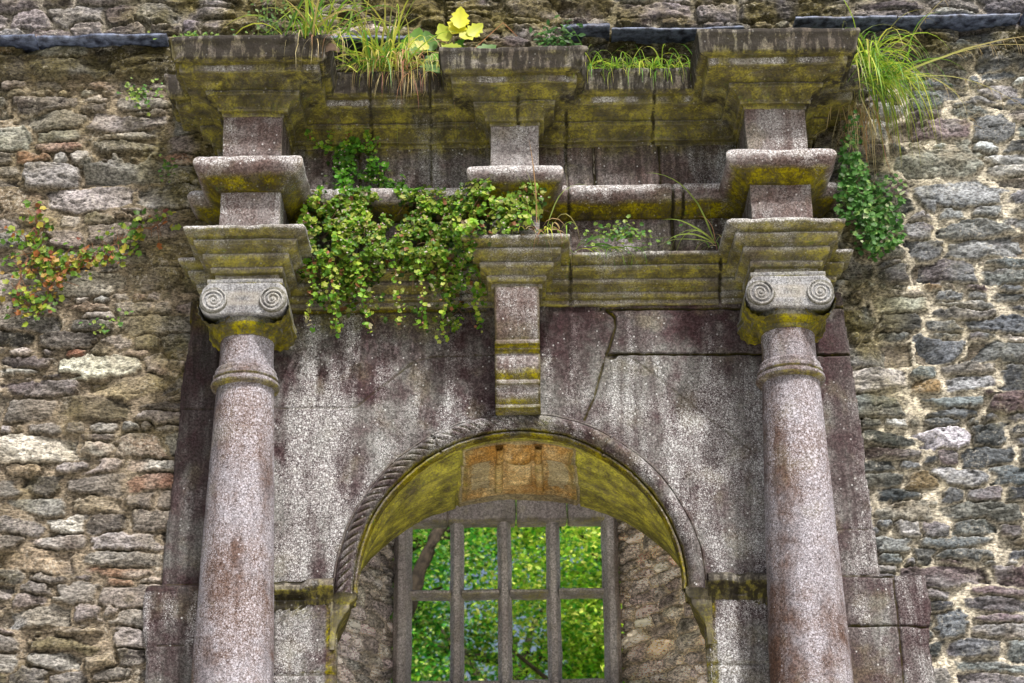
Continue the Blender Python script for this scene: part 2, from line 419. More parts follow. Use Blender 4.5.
# algae near the portal, under the ledge
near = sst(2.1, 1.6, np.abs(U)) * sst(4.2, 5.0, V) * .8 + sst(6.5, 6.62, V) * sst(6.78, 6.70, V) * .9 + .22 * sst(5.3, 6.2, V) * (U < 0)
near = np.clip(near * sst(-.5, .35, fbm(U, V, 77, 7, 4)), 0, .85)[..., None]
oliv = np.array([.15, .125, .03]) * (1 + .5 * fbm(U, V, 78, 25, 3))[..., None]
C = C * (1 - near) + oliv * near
# shade below the ledge painted as a mossy dark band, course stepping out
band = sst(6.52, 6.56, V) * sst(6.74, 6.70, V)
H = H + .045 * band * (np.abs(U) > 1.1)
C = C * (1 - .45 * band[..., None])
C = C * (.86 - .06 * sst(0, .5, U))[..., None] * np.array([.97, 1., 1.06])
Yw = .005 - H
keep = ~((np.abs(U) < 1.52) & (V < 6.3))
nu, nv = U.shape
Fq = grid_faces(nu, nv)
kf = keep.ravel()
Fq = Fq[kf[Fq].all(1)]
used = np.zeros(nu * nv, bool); used[Fq.ravel()] = True
rm = np.cumsum(used) - 1
VV = np.stack([U, Yw, V], -1).reshape(-1, 3)
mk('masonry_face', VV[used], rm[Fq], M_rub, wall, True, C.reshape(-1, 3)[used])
# wall thickness behind the face (keeps daylight out of the masonry)
core = MB()
for b in ((-4.55, -1.06, .06, 1.58, -.05, 8.9), (1.06, 4.55, .06, 1.58, -.05, 8.9), (-1.06, 1.06, .08, 1.58, 4.86, 8.9)):
    add_box(core, *b, C=(.2, .18, .15), step=.4, bev=.02)
core.build('masonry_core', M_rub, wall)

# splayed rubble reveals of the embrasure
def reveal(side, x0, x1, seed, pal, wts, mortar):
    L = math.hypot(x1 - x0, .74)
    uu = np.arange(0, L, .006); vv = np.concatenate([np.arange(0, 3.2, .03), np.arange(3.2, 4.8, .006)])
    U, V, H, ins, ID, d = rubble(uu, vv, seed, .045, .09, stretch=(1.2, 3.6), joint=.008, relief=1.0)
    Cc = stone_cols(ID, ins, U, V, seed, pal, wts, mortar)
    t = U / L
    nrm = np.array([-side * .74, -(abs(x0 - x1))]) / L
    X = x0 + (x1 - x0) * t + nrm[0] * H; Y = .78 + .74 * t + nrm[1] * H
    mk('reveal', np.stack([X, Y, V], -1).reshape(-1, 3), grid_faces(*U.shape, flip=side < 0), M_rub, wall, True, Cc.reshape(-1, 3))
reveal(1, 1.0, .53, 21, [(.76, .69, .64), (.52, .46, .43), (.85, .80, .74), (.78, .62, .48)], [4, 3, 3, 1.5], (.55, .48, .37))
reveal(-1, -.98, -.68, 22, [(.66, .62, .63), (.46, .42, .43), (.78, .74, .74), (.34, .30, .30)], [4, 3, 3, 1], (.50, .46, .42))
cm = MB()
add_box(cm, -1.05, 1.05, .80, 1.54, 4.74, 4.86, C=(.2, .18, .12), step=.03, bev=.01, jit=(.008, 14, .01, 4))
cm.build('embrasure_ceiling', M_rub, wall)
cm = MB(); add_box(cm, -1.0, 1.0, 1.0, 1.58, -.05, 3.5, C=(.22, .20, .17), step=.05, bev=.03, jit=(.01, 12, .01, 4))
cm.build('sill_wall', M_rub, wall)

# slate drip ledge: separate slabs tailed into the wall
def slab(x0, x1, z, tilt, yout, th):
    m = MB()
    nx = int((x1 - x0) / .02) + 2; prof = np.array([(.04, 0), (-yout * .5, 0), (-yout, .004), (-yout - .006, th * .5), (-yout, th), (-yout * .4, th + .006), (.04, th + .01)])
    prof = resample(prof, .012)
    X = np.linspace(x0, x1, nx)
    P = np.stack([np.repeat(X[:, None], len(prof), 1), np.repeat(prof[None, :, 0], nx, 0), z + tilt * (X[:, None] - x0) + prof[None, :, 1]], -1)
    edge = .018 * fbm(X, 0, z, 7, 3)[:, None] + .006 * fbm(X, 3, z, 40, 2)[:, None]
    P[..., 1] += edge * (prof[None, :, 0] < -.03)
    P = jitter(P, .002, 40, .004, 6)
    m.add(P.reshape(-1, 3), grid_faces(nx, len(prof)))
    for e in (0, -1):
        c = P[e].mean(0); q = np.stack([P[e], np.repeat(c[None], len(prof), 0)])
        m.add(q.reshape(-1, 3), grid_faces(2, len(prof)))
    return m
for a in ((-4.5, -3.1, 6.71, 0, .10, .026), (-3.08, -2.47, 6.715, .0, .11, .024), (-2.46, -1.79, 6.712, .0, .10, .026), (-1.2, -.40, 6.70, 0, .06, .03),
          (.26, .50, 6.735, .0, .09, .03), (.51, 1.19, 6.715, .004, .09, .020), (1.46, 1.98, 6.765, -.005, .10, .022), (1.99, 2.62, 6.765, .008, .09, .022), (2.64, 4.5, 6.77, .0, .10, .024)):
    slab(*a).build('slate_ledge', M_slate, wall)

# ------------------------------------------------------------------ ashlar front of the portal
portal = empty('portal_surround', (0, 0, 0), 'maroon and grey ashlar stone front around the round arch, spotted with white lichen', 'doorway')
def segdist(X, Z, pts):
    d = np.full(X.shape, 9.)
    for (ax, az), (bx, bz) in zip(pts[:-1], pts[1:]):
        vx, vz = bx - ax, bz - az
        t = np.clip(((X - ax) * vx + (Z - az) * vz) / (vx * vx + vz * vz), 0, 1)
        d = np.minimum(d, np.hypot(X - ax - t * vx, Z - az - t * vz))
    return d
ZC = 3.79
ua = np.concatenate([np.arange(-1.96, 1.965, .006)]); va = np.concatenate([np.arange(-.02, 3.2, .03), np.arange(3.2, 5.27, .006)])
X, Z = np.meshgrid(ua, va, indexing='ij')
wob = .007 * fbm(X, Z, 1, 12, 3)
joints = [([(-1.2, 5.19), (-.15, 5.19)], .0), ([(.44, 5.19), (1.66, 5.185)], .0),
          ([(.44, 5.19), (.475, 5.15), (.48, 5.10), (.44, 4.975), (.43, 4.955)], .002), ([(.43, 4.955), (.36, 4.72), (.315, 4.62)], 0),
          ([(.43, 4.955), (1.12, 4.945), (1.6, 4.935)], .001), ([(.43, 4.955), (.55, 4.935), (1.10, 4.46)], -.001),
          ([(-1.12, 4.70), (-.78, 4.70), (-.50, 4.93), (-.42, 4.955)], -.001), ([(-.42, 4.955), (-.11, 4.96)], -.001),
          ([(-1.62, 4.70), (-1.12, 4.70)], -.001), ([(.41, 5.24), (.41, 5.19)], 0),
          ([(-1.74, 3.83), (-1.45, 3.835)], 0), ([(1.45, 4.06), (1.68, 4.055)], -.001), ([(1.4, 3.83), (1.72, 3.825)], 0),
          ([(1.72, 3.85), (1.725, 3.2)], 0), ([(1.45, 3.60), (1.9, 3.59)], 0), ([(-1.66, 3.55), (-1.4, 3.55)], -.002)]
g = np.zeros(X.shape); gc = np.zeros(X.shape)
for pts, wd in joints:
    dj = segdist(X + wob * .7, Z + wob, pts) + .003 * fbm(X, Z, 4, 50, 2)
    wt = 1. if wd > 0 else (.75 if pts[0][0] > .3 and wd == 0 else .32)
    g = np.maximum(g, wt * (1 - sst(.001 + wd, .008 + wd, dj)))
# hollow pocket where the crack opens
g = np.maximum(g, 1 - sst(.01, .022, np.hypot((X - .455) / 1.8, Z - 4.945) ))
H = .028 + .003 * fbm(X, Z, 6, 16, 4) + .004 * fbm(X, Z, 7, 3, 2)
# stones of slightly different plane
H += .004 * ((Z < 4.95) & (X > .4)) + .005 * (np.abs(X) > 1.45) + .018 * ((Z < 3.835) & (np.abs(X) > 1.45))
edge = np.where(Z > 3.83, 1.60 + .06 * (5.2 - Z) / 1.2, np.where(X < 0, 1.725 + .012 * np.sin(Z * 9), 1.725 + .14 * (Z < 3.83)))
edge = edge + .010 * fbm(Z, np.sign(X), 3, 9, 3) + (Z < 3.83) * .030 * fbm(Z, np.sign(X), 8, 4, 3)
out = (np.abs(X) - edge)
H -= .018 * g
H -= .012 * sst(-.02, 0, out)
H = np.where(out > 0, -.07, H)
top = (Z > 5.25)
vis = out < .008
hole = (np.hypot(X, Z - ZC) < .80) & (Z > ZC) | ((np.abs(X) < .86) & (Z <= ZC))
kf = (vis & ~hole).ravel()
Fq = grid_faces(*X.shape); Fq = Fq[kf[Fq].all(1)]
used = np.zeros(kf.size, bool); used[Fq.ravel()] = True; rm = np.cumsum(used) - 1
moss = .12 + .45 * sst(4.9, 5.2, Z) * sst(0, -.3, X + .1) + .12 * sst(5.0, 5.2, Z) + .15 * (np.abs(X) > 1.45) * sst(4.6, 5.2, Z) + .9 * g * .5
lic = .52 - .26 * sst(4.65, 5.15, Z) + .12 * sst(4.6, 4.0, Z) + .10 * ((X > .43) & (Z < 4.95)) * sst(.0, .05, (4.955 - Z) - .72 * (X - .43)) - .06 * (X > 1.0) + .22 * fbm(X, Z, 12, 1.6, 2) + .12 * sst(-.3, -.9, X) - .55 * (X < -1.40) * (Z > 3.8) - .12 * (X > 1.4) - .15 * (np.abs(X) > 1.4) * (Z < 3.83) - .12 * (X < -1.4) * (Z < 3.83) - .3 * g
stn = .32 * sst(4.5, 5.2, Z) * sst(-.3, .4, fbm(X * 4, Z * .4, 15, 1.5, 2)) + .8 * g + .25 * (X < -1.35)
mk('ashlar_face', np.stack([X, -H, Z], -1).reshape(-1, 3)[used], rm[Fq], M_ash, portal, True, np.stack([moss, stn, lic], -1).reshape(-1, 3)[used])

# jamb piers with tooled faces, under the imposts
for s in (-1, 1):
    m = MB()
    prof = [(1.14, .01), (1.13, -.035), (.90, -.045), (.865, -.035), (.845, -.005), (.852, .10), (.97, .80), (1.06, .80)]
    pr = resample(prof, .012); zz = np.concatenate([np.arange(-.02, 3.2, .05), np.arange(3.2, 3.735, .01)])
    P = np.stack([np.repeat(s * pr[:, 0][:, None], len(zz), 1), np.repeat(pr[:, 1][:, None], len(zz), 1), np.repeat(zz[None], len(pr), 0)], -1)
    P = jitter(P, .003, 22, .004, 5)
    P[..., 1] += .003 * np.sin((P[..., 0] * s + P[..., 2]) * 160) * (pr[:, 1] < -.02)[:, None]
    jd = 1 - sst(.004, .010, np.abs(P[..., 2] - 3.42 - .01 * s)); P[..., 1] += .010 * jd * (pr[:, 1] < 0)[:, None]
    inner = np.repeat((pr[:, 0] < .89)[:, None], len(zz), 1)
    c = np.stack([.22 + .55 * inner + .2 * sst(3.6, 3.73, P[..., 2]), 0 * inner + .05, .75 - .3 * inner], -1)
    m.add(P.reshape(-1, 3), grid_faces(len(pr), len(zz), flip=s > 0), c.reshape(-1, 3))
    m.build('jamb', M_ash, portal)

# ------------------------------------------------------------------ arch
arch = empty('round_arch', (0, 0, ZC), 'semicircular stone arch with rope carved roll moulding and mossy yellow green underside', 'arch')
th = np.linspace(-.015, PI + .015, 860)       # 0 = right springing
# rope moulded archivolt: profile in (radius, y)
prof = [(.872, -.015), (.870, -.040), (.862, -.044), (.857, -.036)]
for a in np.linspace(PI * .98, 0.10, 15): prof.append((.815 - .041 * math.cos(a) * -1 * -1, -.038 - .056 * math.sin(a)))
prof += [(.772, -.038), (.769, -.034), (.766, -.058), (.757, -.062), (.750, -.048), (.750, -.015), (.755, .02)]
prof = resample(prof, .0045); pr_r, pr_y = prof[:, 0], prof[:, 1]
T, RR = np.meshgrid(th, pr_r, indexing='ij'); _, YY = np.meshgrid(th, pr_y, indexing='ij')
band = np.exp(-((RR - .815) / .030) ** 4)
ropeamp = .013 * sst(.30, .95, T / PI * 1.35 - .12) + .0025
ph = (T * .82 * 22 - (RR - .815) * 26) * PI
rope = np.abs(np.sin(ph)) - .5
YY2 = YY - rope * ropeamp * band
RR2 = RR + rope * ropeamp * .4 * band
Vx = np.stack([RR2 * np.cos(T), YY2, ZC + RR2 * np.sin(T)], -1)
Vx = jitter(Vx, .003, 28, .006, 5)
for jt in (1.03, 2.08):
    jd = 1 - sst(.003, .009, np.abs(T - jt) * .8); Vx[..., 1] += .012 * jd
mo = .10 + .75 * sst(.79, .765, RR) + .35 * sst(.6, 1., np.sin(T)) * sst(.1, .9, band) * .6
st_ = (.15 + 1.3 * sst(.0, -.45, rope) * sst(.25, .7, T / PI * 1.35 - .12)) * band + .3 * sst(.86, .87, RR)
mk('rope_moulding', Vx.reshape(-1, 3), grid_faces(*T.shape), M_ash, arch, True,
   np.stack([mo, st_ * .8, .42 * np.ones_like(T)], -1).reshape(-1, 3))
# soffit, flaring wider towards the rear
ty = np.concatenate([np.linspace(0, .16, 22), np.linspace(.17, .82, 60)])
T, Y = np.meshgrid(th, ty, indexing='ij')
def soff(T, Y):
    t = Y / .8
    a = .758 + (.90 - .758) * t; b = .752 + (.69 - .752) * t
    hollow = .020 * np.sin(np.clip((Y - .03) / .13, 0, 1) * PI) - .014 * np.exp(-((Y - .20) / .018) ** 2) + .012 * np.clip((Y - .22) / .05, 0, 1) - .010 * np.exp(-((Y - .50) / .02) ** 2)
    return a + hollow, b + hollow
A, B = soff(T, Y)
P = np.stack([A * np.cos(T), Y, ZC + B * np.sin(T)], -1)
for jt in (1.225, 1.93):
    jd = 1 - sst(.003, .010, np.abs(T - jt) * .8); P[..., 0] += .010 * jd * np.cos(T); P[..., 2] += .012 * jd * np.sin(T)
P = jitter(P, .003, 26, .008, 5)
keyz = sst(.36, .34, np.abs(T - PI / 2 + .0))
c = np.stack([.78 + .3 * sst(.3, .0, Y) - .75 * keyz * sst(.03, .1, Y), .05 + .35 * sst(.5, .8, Y), .25 + 0 * Y], -1)
mk('soffit', P.reshape(-1, 3), grid_faces(*T.shape, flip=True), M_soff, arch, True, c.reshape(-1, 3))
# keystone panel with two ribs on the underside
tk = np.linspace(PI / 2 - .335, PI / 2 + .335, 90); yk = np.linspace(.10, .74, 70)
T, Y = np.meshgrid(tk, yk, indexing='ij'); A, B = soff(T, Y)
s_ = (T - PI / 2) / .335
up = sst(0, .08, 1 - np.abs(s_)) * sst(.10, .13, Y) * sst(.74, .70, Y)
dent = .020 * np.exp(-((np.abs(s_) - .68) / .24) ** 4) * sst(.14, .24, Y) * sst(.72, .60, Y)
h = .016 * up - dent * 1.1
P = jitter(np.stack([A * np.cos(T), Y, ZC + (B - h - .002) * np.sin(T)], -1), .003, 24, .004, 7)
key = mk('keystone', P.reshape(-1, 3), grid_faces(*T.shape, flip=True), M_key, arch, True,
         np.stack([.12 + .25 * sst(.7, 1., np.abs(s_)), .22 + .4 * sst(.3, 1., dent / .02) * .4, .2 + 0 * Y], -1).reshape(-1, 3))
key['label'] = 'orange brown carved keystone panel under the crown of the arch'
for s in (-1, 1):
    m = MB(); tc = PI / 2 + s * .118
    tt = np.linspace(-.026, .026, 16); yy = np.linspace(.085, .70, 60)
    T, Y = np.meshgrid(tt, yy, indexing='ij'); A, B = soff(T + tc, Y)
    pf = np.sqrt(np.clip(1 - (T / .026) ** 4, 0, 1))
    h = .03 * pf * (1 + .35 * sst(.16, .09, Y)) * sst(.71, .64, Y) + .012 * np.sin(np.clip((Y - .15) / .4, 0, 1) * PI)
    m.add(jitter(np.stack([A * np.cos(T + tc), Y, ZC + (B - h) * np.sin(T + tc)], -1), .002, 30, .003, 8).reshape(-1, 3), grid_faces(*T.shape, flip=True), (.3, .1, .3))
    m.build('rib', M_key, key)
m = MB(); tt = np.linspace(-.078, .078, 26); yy = np.linspace(.12, .62, 40)
T, Y = np.meshgrid(tt, yy, indexing='ij'); A, B = soff(T + PI / 2, Y)
h = .014 + .030 * np.sqrt(np.clip(1 - (T / .078) ** 2, 0, 1)) * sst(.12, .2, Y) * sst(.62, .5, Y)
m.add(jitter(np.stack([A * np.cos(T + PI / 2), Y, ZC + (B - h) * np.sin(T + PI / 2)], -1), .002, 30, .004, 8).reshape(-1, 3), grid_faces(*T.shape, flip=True), (.15, .15, .3))
m.build('carved_boss', M_key, key)
# imposts and inner corbels that carry the arch
for s in (-1, 1):
    m = MB()
    pf = resample([(-.01, 3.700), (.004, 3.705), (.010, 3.715), (.012, 3.735), (.024, 3.765), (.050, 3.788), (.070, 3.798), (.076, 3.806), (.076, 3.828), (.060, 3.842), (.02, 3.856), (-.02, 3.86)], .006)
    path = [(1.155, .02), (1.155, -.028), (.868, -.028)]
    xs = np.arange(.862, 1.16, .007)
    P = np.stack([np.repeat(s * xs[:, None], len(pf), 1), -.030 - np.repeat(pf[None, :, 0], len(xs), 0) * .9, np.repeat(pf[None, :, 1], len(xs), 0)], -1)
    chip = .022 * sst(.05, .45, fbm(xs, s, 2, 8, 3))[:, None]
    P[..., 1] += chip * (pf[None, :, 0] > .02); P[..., 2] -= chip * .6 * (pf[None, :, 1] > 3.79)
    P = jitter(P, .004, 24, .005, 6)
    m.add(P.reshape(-1, 3), grid_faces(len(xs), len(pf), flip=s < 0), (.62, .75, .25))
    m.build('impost', M_ent, arch)
    # corbel inside the opening
    pf = resample([(.0, 3.52), (.004, 3.60), (.018, 3.64), (.040, 3.68), (.060, 3.70), (.068, 3.715), (.070, 3.735), (.088, 3.75), (.100, 3.77), (.100, 3.79), (.07, 3.81), (-.02, 3.82)], .008)
    ys = np.concatenate([[-.046], np.linspace(-.046, .80, 70)])
    A0, _ = soff(0 * ys, np.clip(ys, 0, 2)); xin = .852 + (.965 - .852) * np.clip(ys, 0, .8) / .8
    sc = .92 * (1 - .35 * np.clip(ys, 0, .8) / .8)
    P = np.stack([s * (xin[:, None] - pf[None, :, 0] * sc[:, None]), np.repeat(ys[:, None], len(pf), 1), np.repeat(pf[None, :, 1], len(ys), 0)], -1)
    P[0, :, 0] = s * .875
    P = jitter(P, .004, 22, .006, 6)
    m2 = MB(); m2.add(P.reshape(-1, 3), grid_faces(len(ys), len(pf), flip=s > 0), (.85, .5, .2)); m2.build('corbel', M_ent, arch)

# ------------------------------------------------------------------ entablature breaking forward
ent = empty('entablature', (0, -.04, 5.21), 'mossy moulded stone entablature stepping forward over the columns and centre', 'entablature')
XC, HW, HC, XE, F0 = 1.272, .145, .117, 1.50, -.04
PS, PCN = .36, .22
path = [(-XE, .06), (-XE, F0), (-XC - HW, F0), (-XC - HW, F0 - PS), (-XC + HW, F0 - PS), (-XC + HW, F0), (-HC, F0), (-HC, F0 - PCN), (HC, F0 - PCN), (HC, F0),
        (XC - HW, F0), (XC - HW, F0 - PS), (XC + HW, F0 - PS), (XC + HW, F0), (XE, F0), (XE, .06)]
path = np.array(path)
def sweep(name, prof, mat, colf, step=.008, pstep=.007, jit=(.003, 26, .006, 5), jx=(), jdep=.014, chips=0.):
    prof = resample(prof, pstep)
    d = np.diff(path, axis=0); d /= np.linalg.norm(d, axis=1)[:, None]
    nr = np.stack([d[:, 1], -d[:, 0]], 1)
    mit = [nr[0]]
    for a, b in zip(nr[:-1], nr[1:]): mit.append((a + b) / (1 + a @ b))
    mit.append(nr[-1])
    rows = []; nn = []; pp = []
    for i in range(len(path) - 1):
        L = np.linalg.norm(path[i + 1] - path[i]); k = max(4, int(L / step))
        tt = np.linspace(0, 1, k + 1)
        if i < len(path) - 2: tt = tt[:-1]
        for t in tt:
            b = path[i] * (1 - t) + path[i + 1] * t; mm = mit[i] * (1 - t) + mit[i + 1] * t
            rows.append(b[None] + prof[:, :1] * mm[None]); nn.append(nr[i]); pp.append(b)
    rows = np.array(rows); nn = np.array(nn); pp = np.array(pp)
    nu, nv = rows.shape[:2]
    P = np.concatenate([rows, np.repeat(prof[None, :, 1:], nu, 0)], -1)
    NN = np.repeat(nn[:, None], nv, 1); O = np.repeat(prof[None, :, 0], nu, 0)
    # chips along projecting arrises
    if chips:
        q = sst(.12, .5, fbm(P[..., 0] * 1.0, P[..., 1], P[..., 2], 9, 3)) * sst(.5, 1., O / prof[:, 0].max())
        P[..., :2] -= NN * (chips * q)[..., None]
    P = jitter(P, *jit)
    fr = (NN[..., 1] < -.5)
    for xj in jx:
        jd = (1 - sst(.004, .011, np.abs(P[..., 0] - xj - .004 * fbm(P[..., 2], 1, 1, 20, 2)))) * fr
        P[..., 1] += jdep * jd
        jj = jd if xj == jx[0] else np.maximum(jj, jd)
    if not len(jx): jj = np.zeros(O.shape)
    c = colf(P, O, NN, np.repeat(pp[:, None], nv, 1))
    c[..., 1] = np.maximum(c[..., 1], jj)
    return mk(name, P.reshape(-1, 3), grid_faces(nu, nv), mat, ent, True, np.clip(c, 0, 1.2).reshape(-1, 3))
def st3(*a):
    return np.stack(np.broadcast_arrays(*a), -1).astype(float)
JX = (.26, .78, -.42, -.78, .0)
# architrave
def c_arch(P, O, NN, B):
    z = P[..., 2]
    return st3(.62 - .35 * sst(5.40, 5.43, z) + .25 * fbm(P[..., 0], P[..., 1], z, 4, 2), .10 + .35 * sst(5.385, 5.43, z), .45 + .2 * sst(5.39, 5.43, z))
sweep('architrave', [(-.03, 5.205), (.004, 5.207), (.004, 5.238), (.022, 5.240), (.026, 5.262), (.018, 5.268), (.026, 5.285), (.050, 5.296), (.058, 5.298), (.060, 5.318), (.050, 5.324), (.056, 5.342),
                     (.084, 5.352), (.094, 5.354), (.098, 5.376), (.086, 5.382), (.092, 5.394), (.122, 5.400), (.138, 5.408), (.142, 5.424), (.130, 5.434), (-.10, 5.445)], M_ent, c_arch, jx=(.262, .995, -.27, -.80), chips=.010)
def c_fr(P, O, NN, B):
    front = (B[..., 1] < -.2) & (NN[..., 1] < -.5)
    return st3(np.where(front, .05, .42) + .25 * sst(5.55, 5.47, P[..., 2]), np.where(front, .05, .45), np.where(front, .50, .42))
sweep('frieze', [(0, 5.43), (0, 5.66), (.001, 5.68)], M_blk, c_fr, jx=(.26, .78, -.42, -.78))
def c_to(P, O, NN, B):
    z = P[..., 2]
    return st3(.85 * sst(5.755, 5.70, z), .25 * sst(5.70, 5.67, z) + .15 * sst(5.73, 5.76, z) * sst(-.2, .3, fbm(P[..., 0], P[..., 1], z, 8, 2)), .32 + .75 * sst(5.75, 5.80, z))  # lichen raised on the torus top to paint its highlight
tp = [(.0, 5.668), (.018, 5.670), (.026, 5.684), (.045, 5.700), (.062, 5.712), (.072, 5.722)]
tp += [(.078 + .040 * math.cos(a), 5.772 + .046 * math.sin(a)) for a in np.linspace(-1.25, 1.57, 12)] + [(.02, 5.825), (-.10, 5.83)]
sweep('torus_moulding', tp, M_blk, c_to, jx=(.262, .78, .83, -.50, -.9), jit=(.004, 26, .006, 5))
def c_fr2(P, O, NN, B):
    front = (B[..., 1] < -.2) & (NN[..., 1] < -.5)
    return st3(np.where(front, .05, .40) + .35 * sst(6.0, 6.07, P[..., 2]) * (~front), np.where(front, .10, .42), np.where(front, .48, .42))
sweep('frieze', [(0, 5.82), (0, 5.95), (0, 6.085)], M_blk, c_fr2, jx=(.26, .73, -.42, -.78, .40))
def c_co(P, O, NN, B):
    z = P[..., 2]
    crown = sst(6.26, 6.285, z); fas = sst(.165, .18, O) * sst(6.262, 6.255, z) * (.25 + .75 * (NN[..., 1] < -.5)) * sst(-.35, .1, fbm(P[..., 0], 1, 2, 9, 3)) * sst(6.222, 6.234, z)  # fas: bright top light on the fascia fronts, painted as lichen
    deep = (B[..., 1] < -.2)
    return st3(.80 - .38 * crown - .6 * fas + .12 * fbm(P[..., 0], P[..., 1], z, 5, 2), .22 + .85 * crown * (.7 + .5 * sst(6.27, 6.36, z)), .28 + .42 * fas - .12 * crown) + st3(0, .5 * (np.abs(NN[..., 0]) > .5) * sst(-.1, .35, fbm(P[..., 0], P[..., 1], z, 11, 3)) + .35 * sst(.0, .5, fbm(P[..., 0], P[..., 1] * 2, z, 5, 3)), 0)  # return sides darkened through the staining channel to paint shade
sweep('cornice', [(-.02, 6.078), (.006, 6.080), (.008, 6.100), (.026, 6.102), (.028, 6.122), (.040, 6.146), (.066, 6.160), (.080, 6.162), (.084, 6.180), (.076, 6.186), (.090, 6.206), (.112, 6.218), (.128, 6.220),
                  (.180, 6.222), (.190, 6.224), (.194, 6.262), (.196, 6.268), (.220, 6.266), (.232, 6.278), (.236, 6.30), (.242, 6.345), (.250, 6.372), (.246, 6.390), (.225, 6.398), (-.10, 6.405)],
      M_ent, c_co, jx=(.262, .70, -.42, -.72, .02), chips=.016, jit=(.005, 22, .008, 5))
# solid blocking inside the mouldings
m = MB()
for b in ((-XE + .015, XE - .015, F0 + .015, .10, 5.215, 6.39), (-XC - HW + .012, -XC + HW - .012, F0 - PS + .014, F0 + .03, 5.215, 6.39), (XC - HW + .012, XC + HW - .012, F0 - PS + .014, F0 + .03, 5.215, 6.39),
          (-HC + .012, HC - .012, F0 - PCN + .014, F0 + .03, 5.215, 6.39)):
    add_box(m, *b, C=(.5, .2, .3), step=.08, bev=.01, jit=(.001, 20, .001, 5))
m.build('blocking', M_ent, ent)
# console bracket below the centre break
m = MB()
pf = [(.0, 5.215), (.255, 5.213), (.262, 5.19), (.262, 5.13), (.252, 5.06), (.232, 4.99), (.212, 4.955), (.222, 4.945), (.222, 4.928), (.208, 4.92), (.208, 4.905), (.190, 4.895), (.196, 4.87), (.200, 4.83), (.192, 4.79), (.178, 4.765),
      (.188, 4.757), (.188, 4.742), (.170, 4.735), (.165, 4.70), (.150, 4.675), (.135, 4.66), (.142, 4.652), (.142, 4.637), (.120, 4.63), (.0, 4.625)]
pf = resample(pf, .007)
xs = np.concatenate([[-1.], np.linspace(-1, 1, 28), [1.]])
P = np.zeros((len(xs), len(pf), 3)); wd = .108 - .004 * (5.2 - pf[:, 1])
P[..., 0] = xs[:, None] * wd[None]; P[..., 1] = -pf[None, :, 0] - .02; P[..., 2] = pf[None, :, 1]
P[0, :, 1] = P[-1, :, 1] = .0
P[1:-1, :, 1] += .006 * (np.abs(xs[1:-1, None]) > .97)
P = jitter(P, .002, 30, .004, 6)
zz = P[..., 2]; lowm = sst(5.07, 4.97, zz) * (.5 + .5 * np.sin(zz * 45))
side = (np.abs(xs) > .98)[:, None] * 1.
m.add(P.reshape(-1, 3), grid_faces(*P.shape[:2]), st3(.15 + .55 * lowm + .25 * side, .12 + .1 * side, .5 - .2 * side).reshape(-1, 3))
co = m.build('console_bracket', M_blk, ent); co['label'] = 'narrow scrolled console bracket above the arch crown'

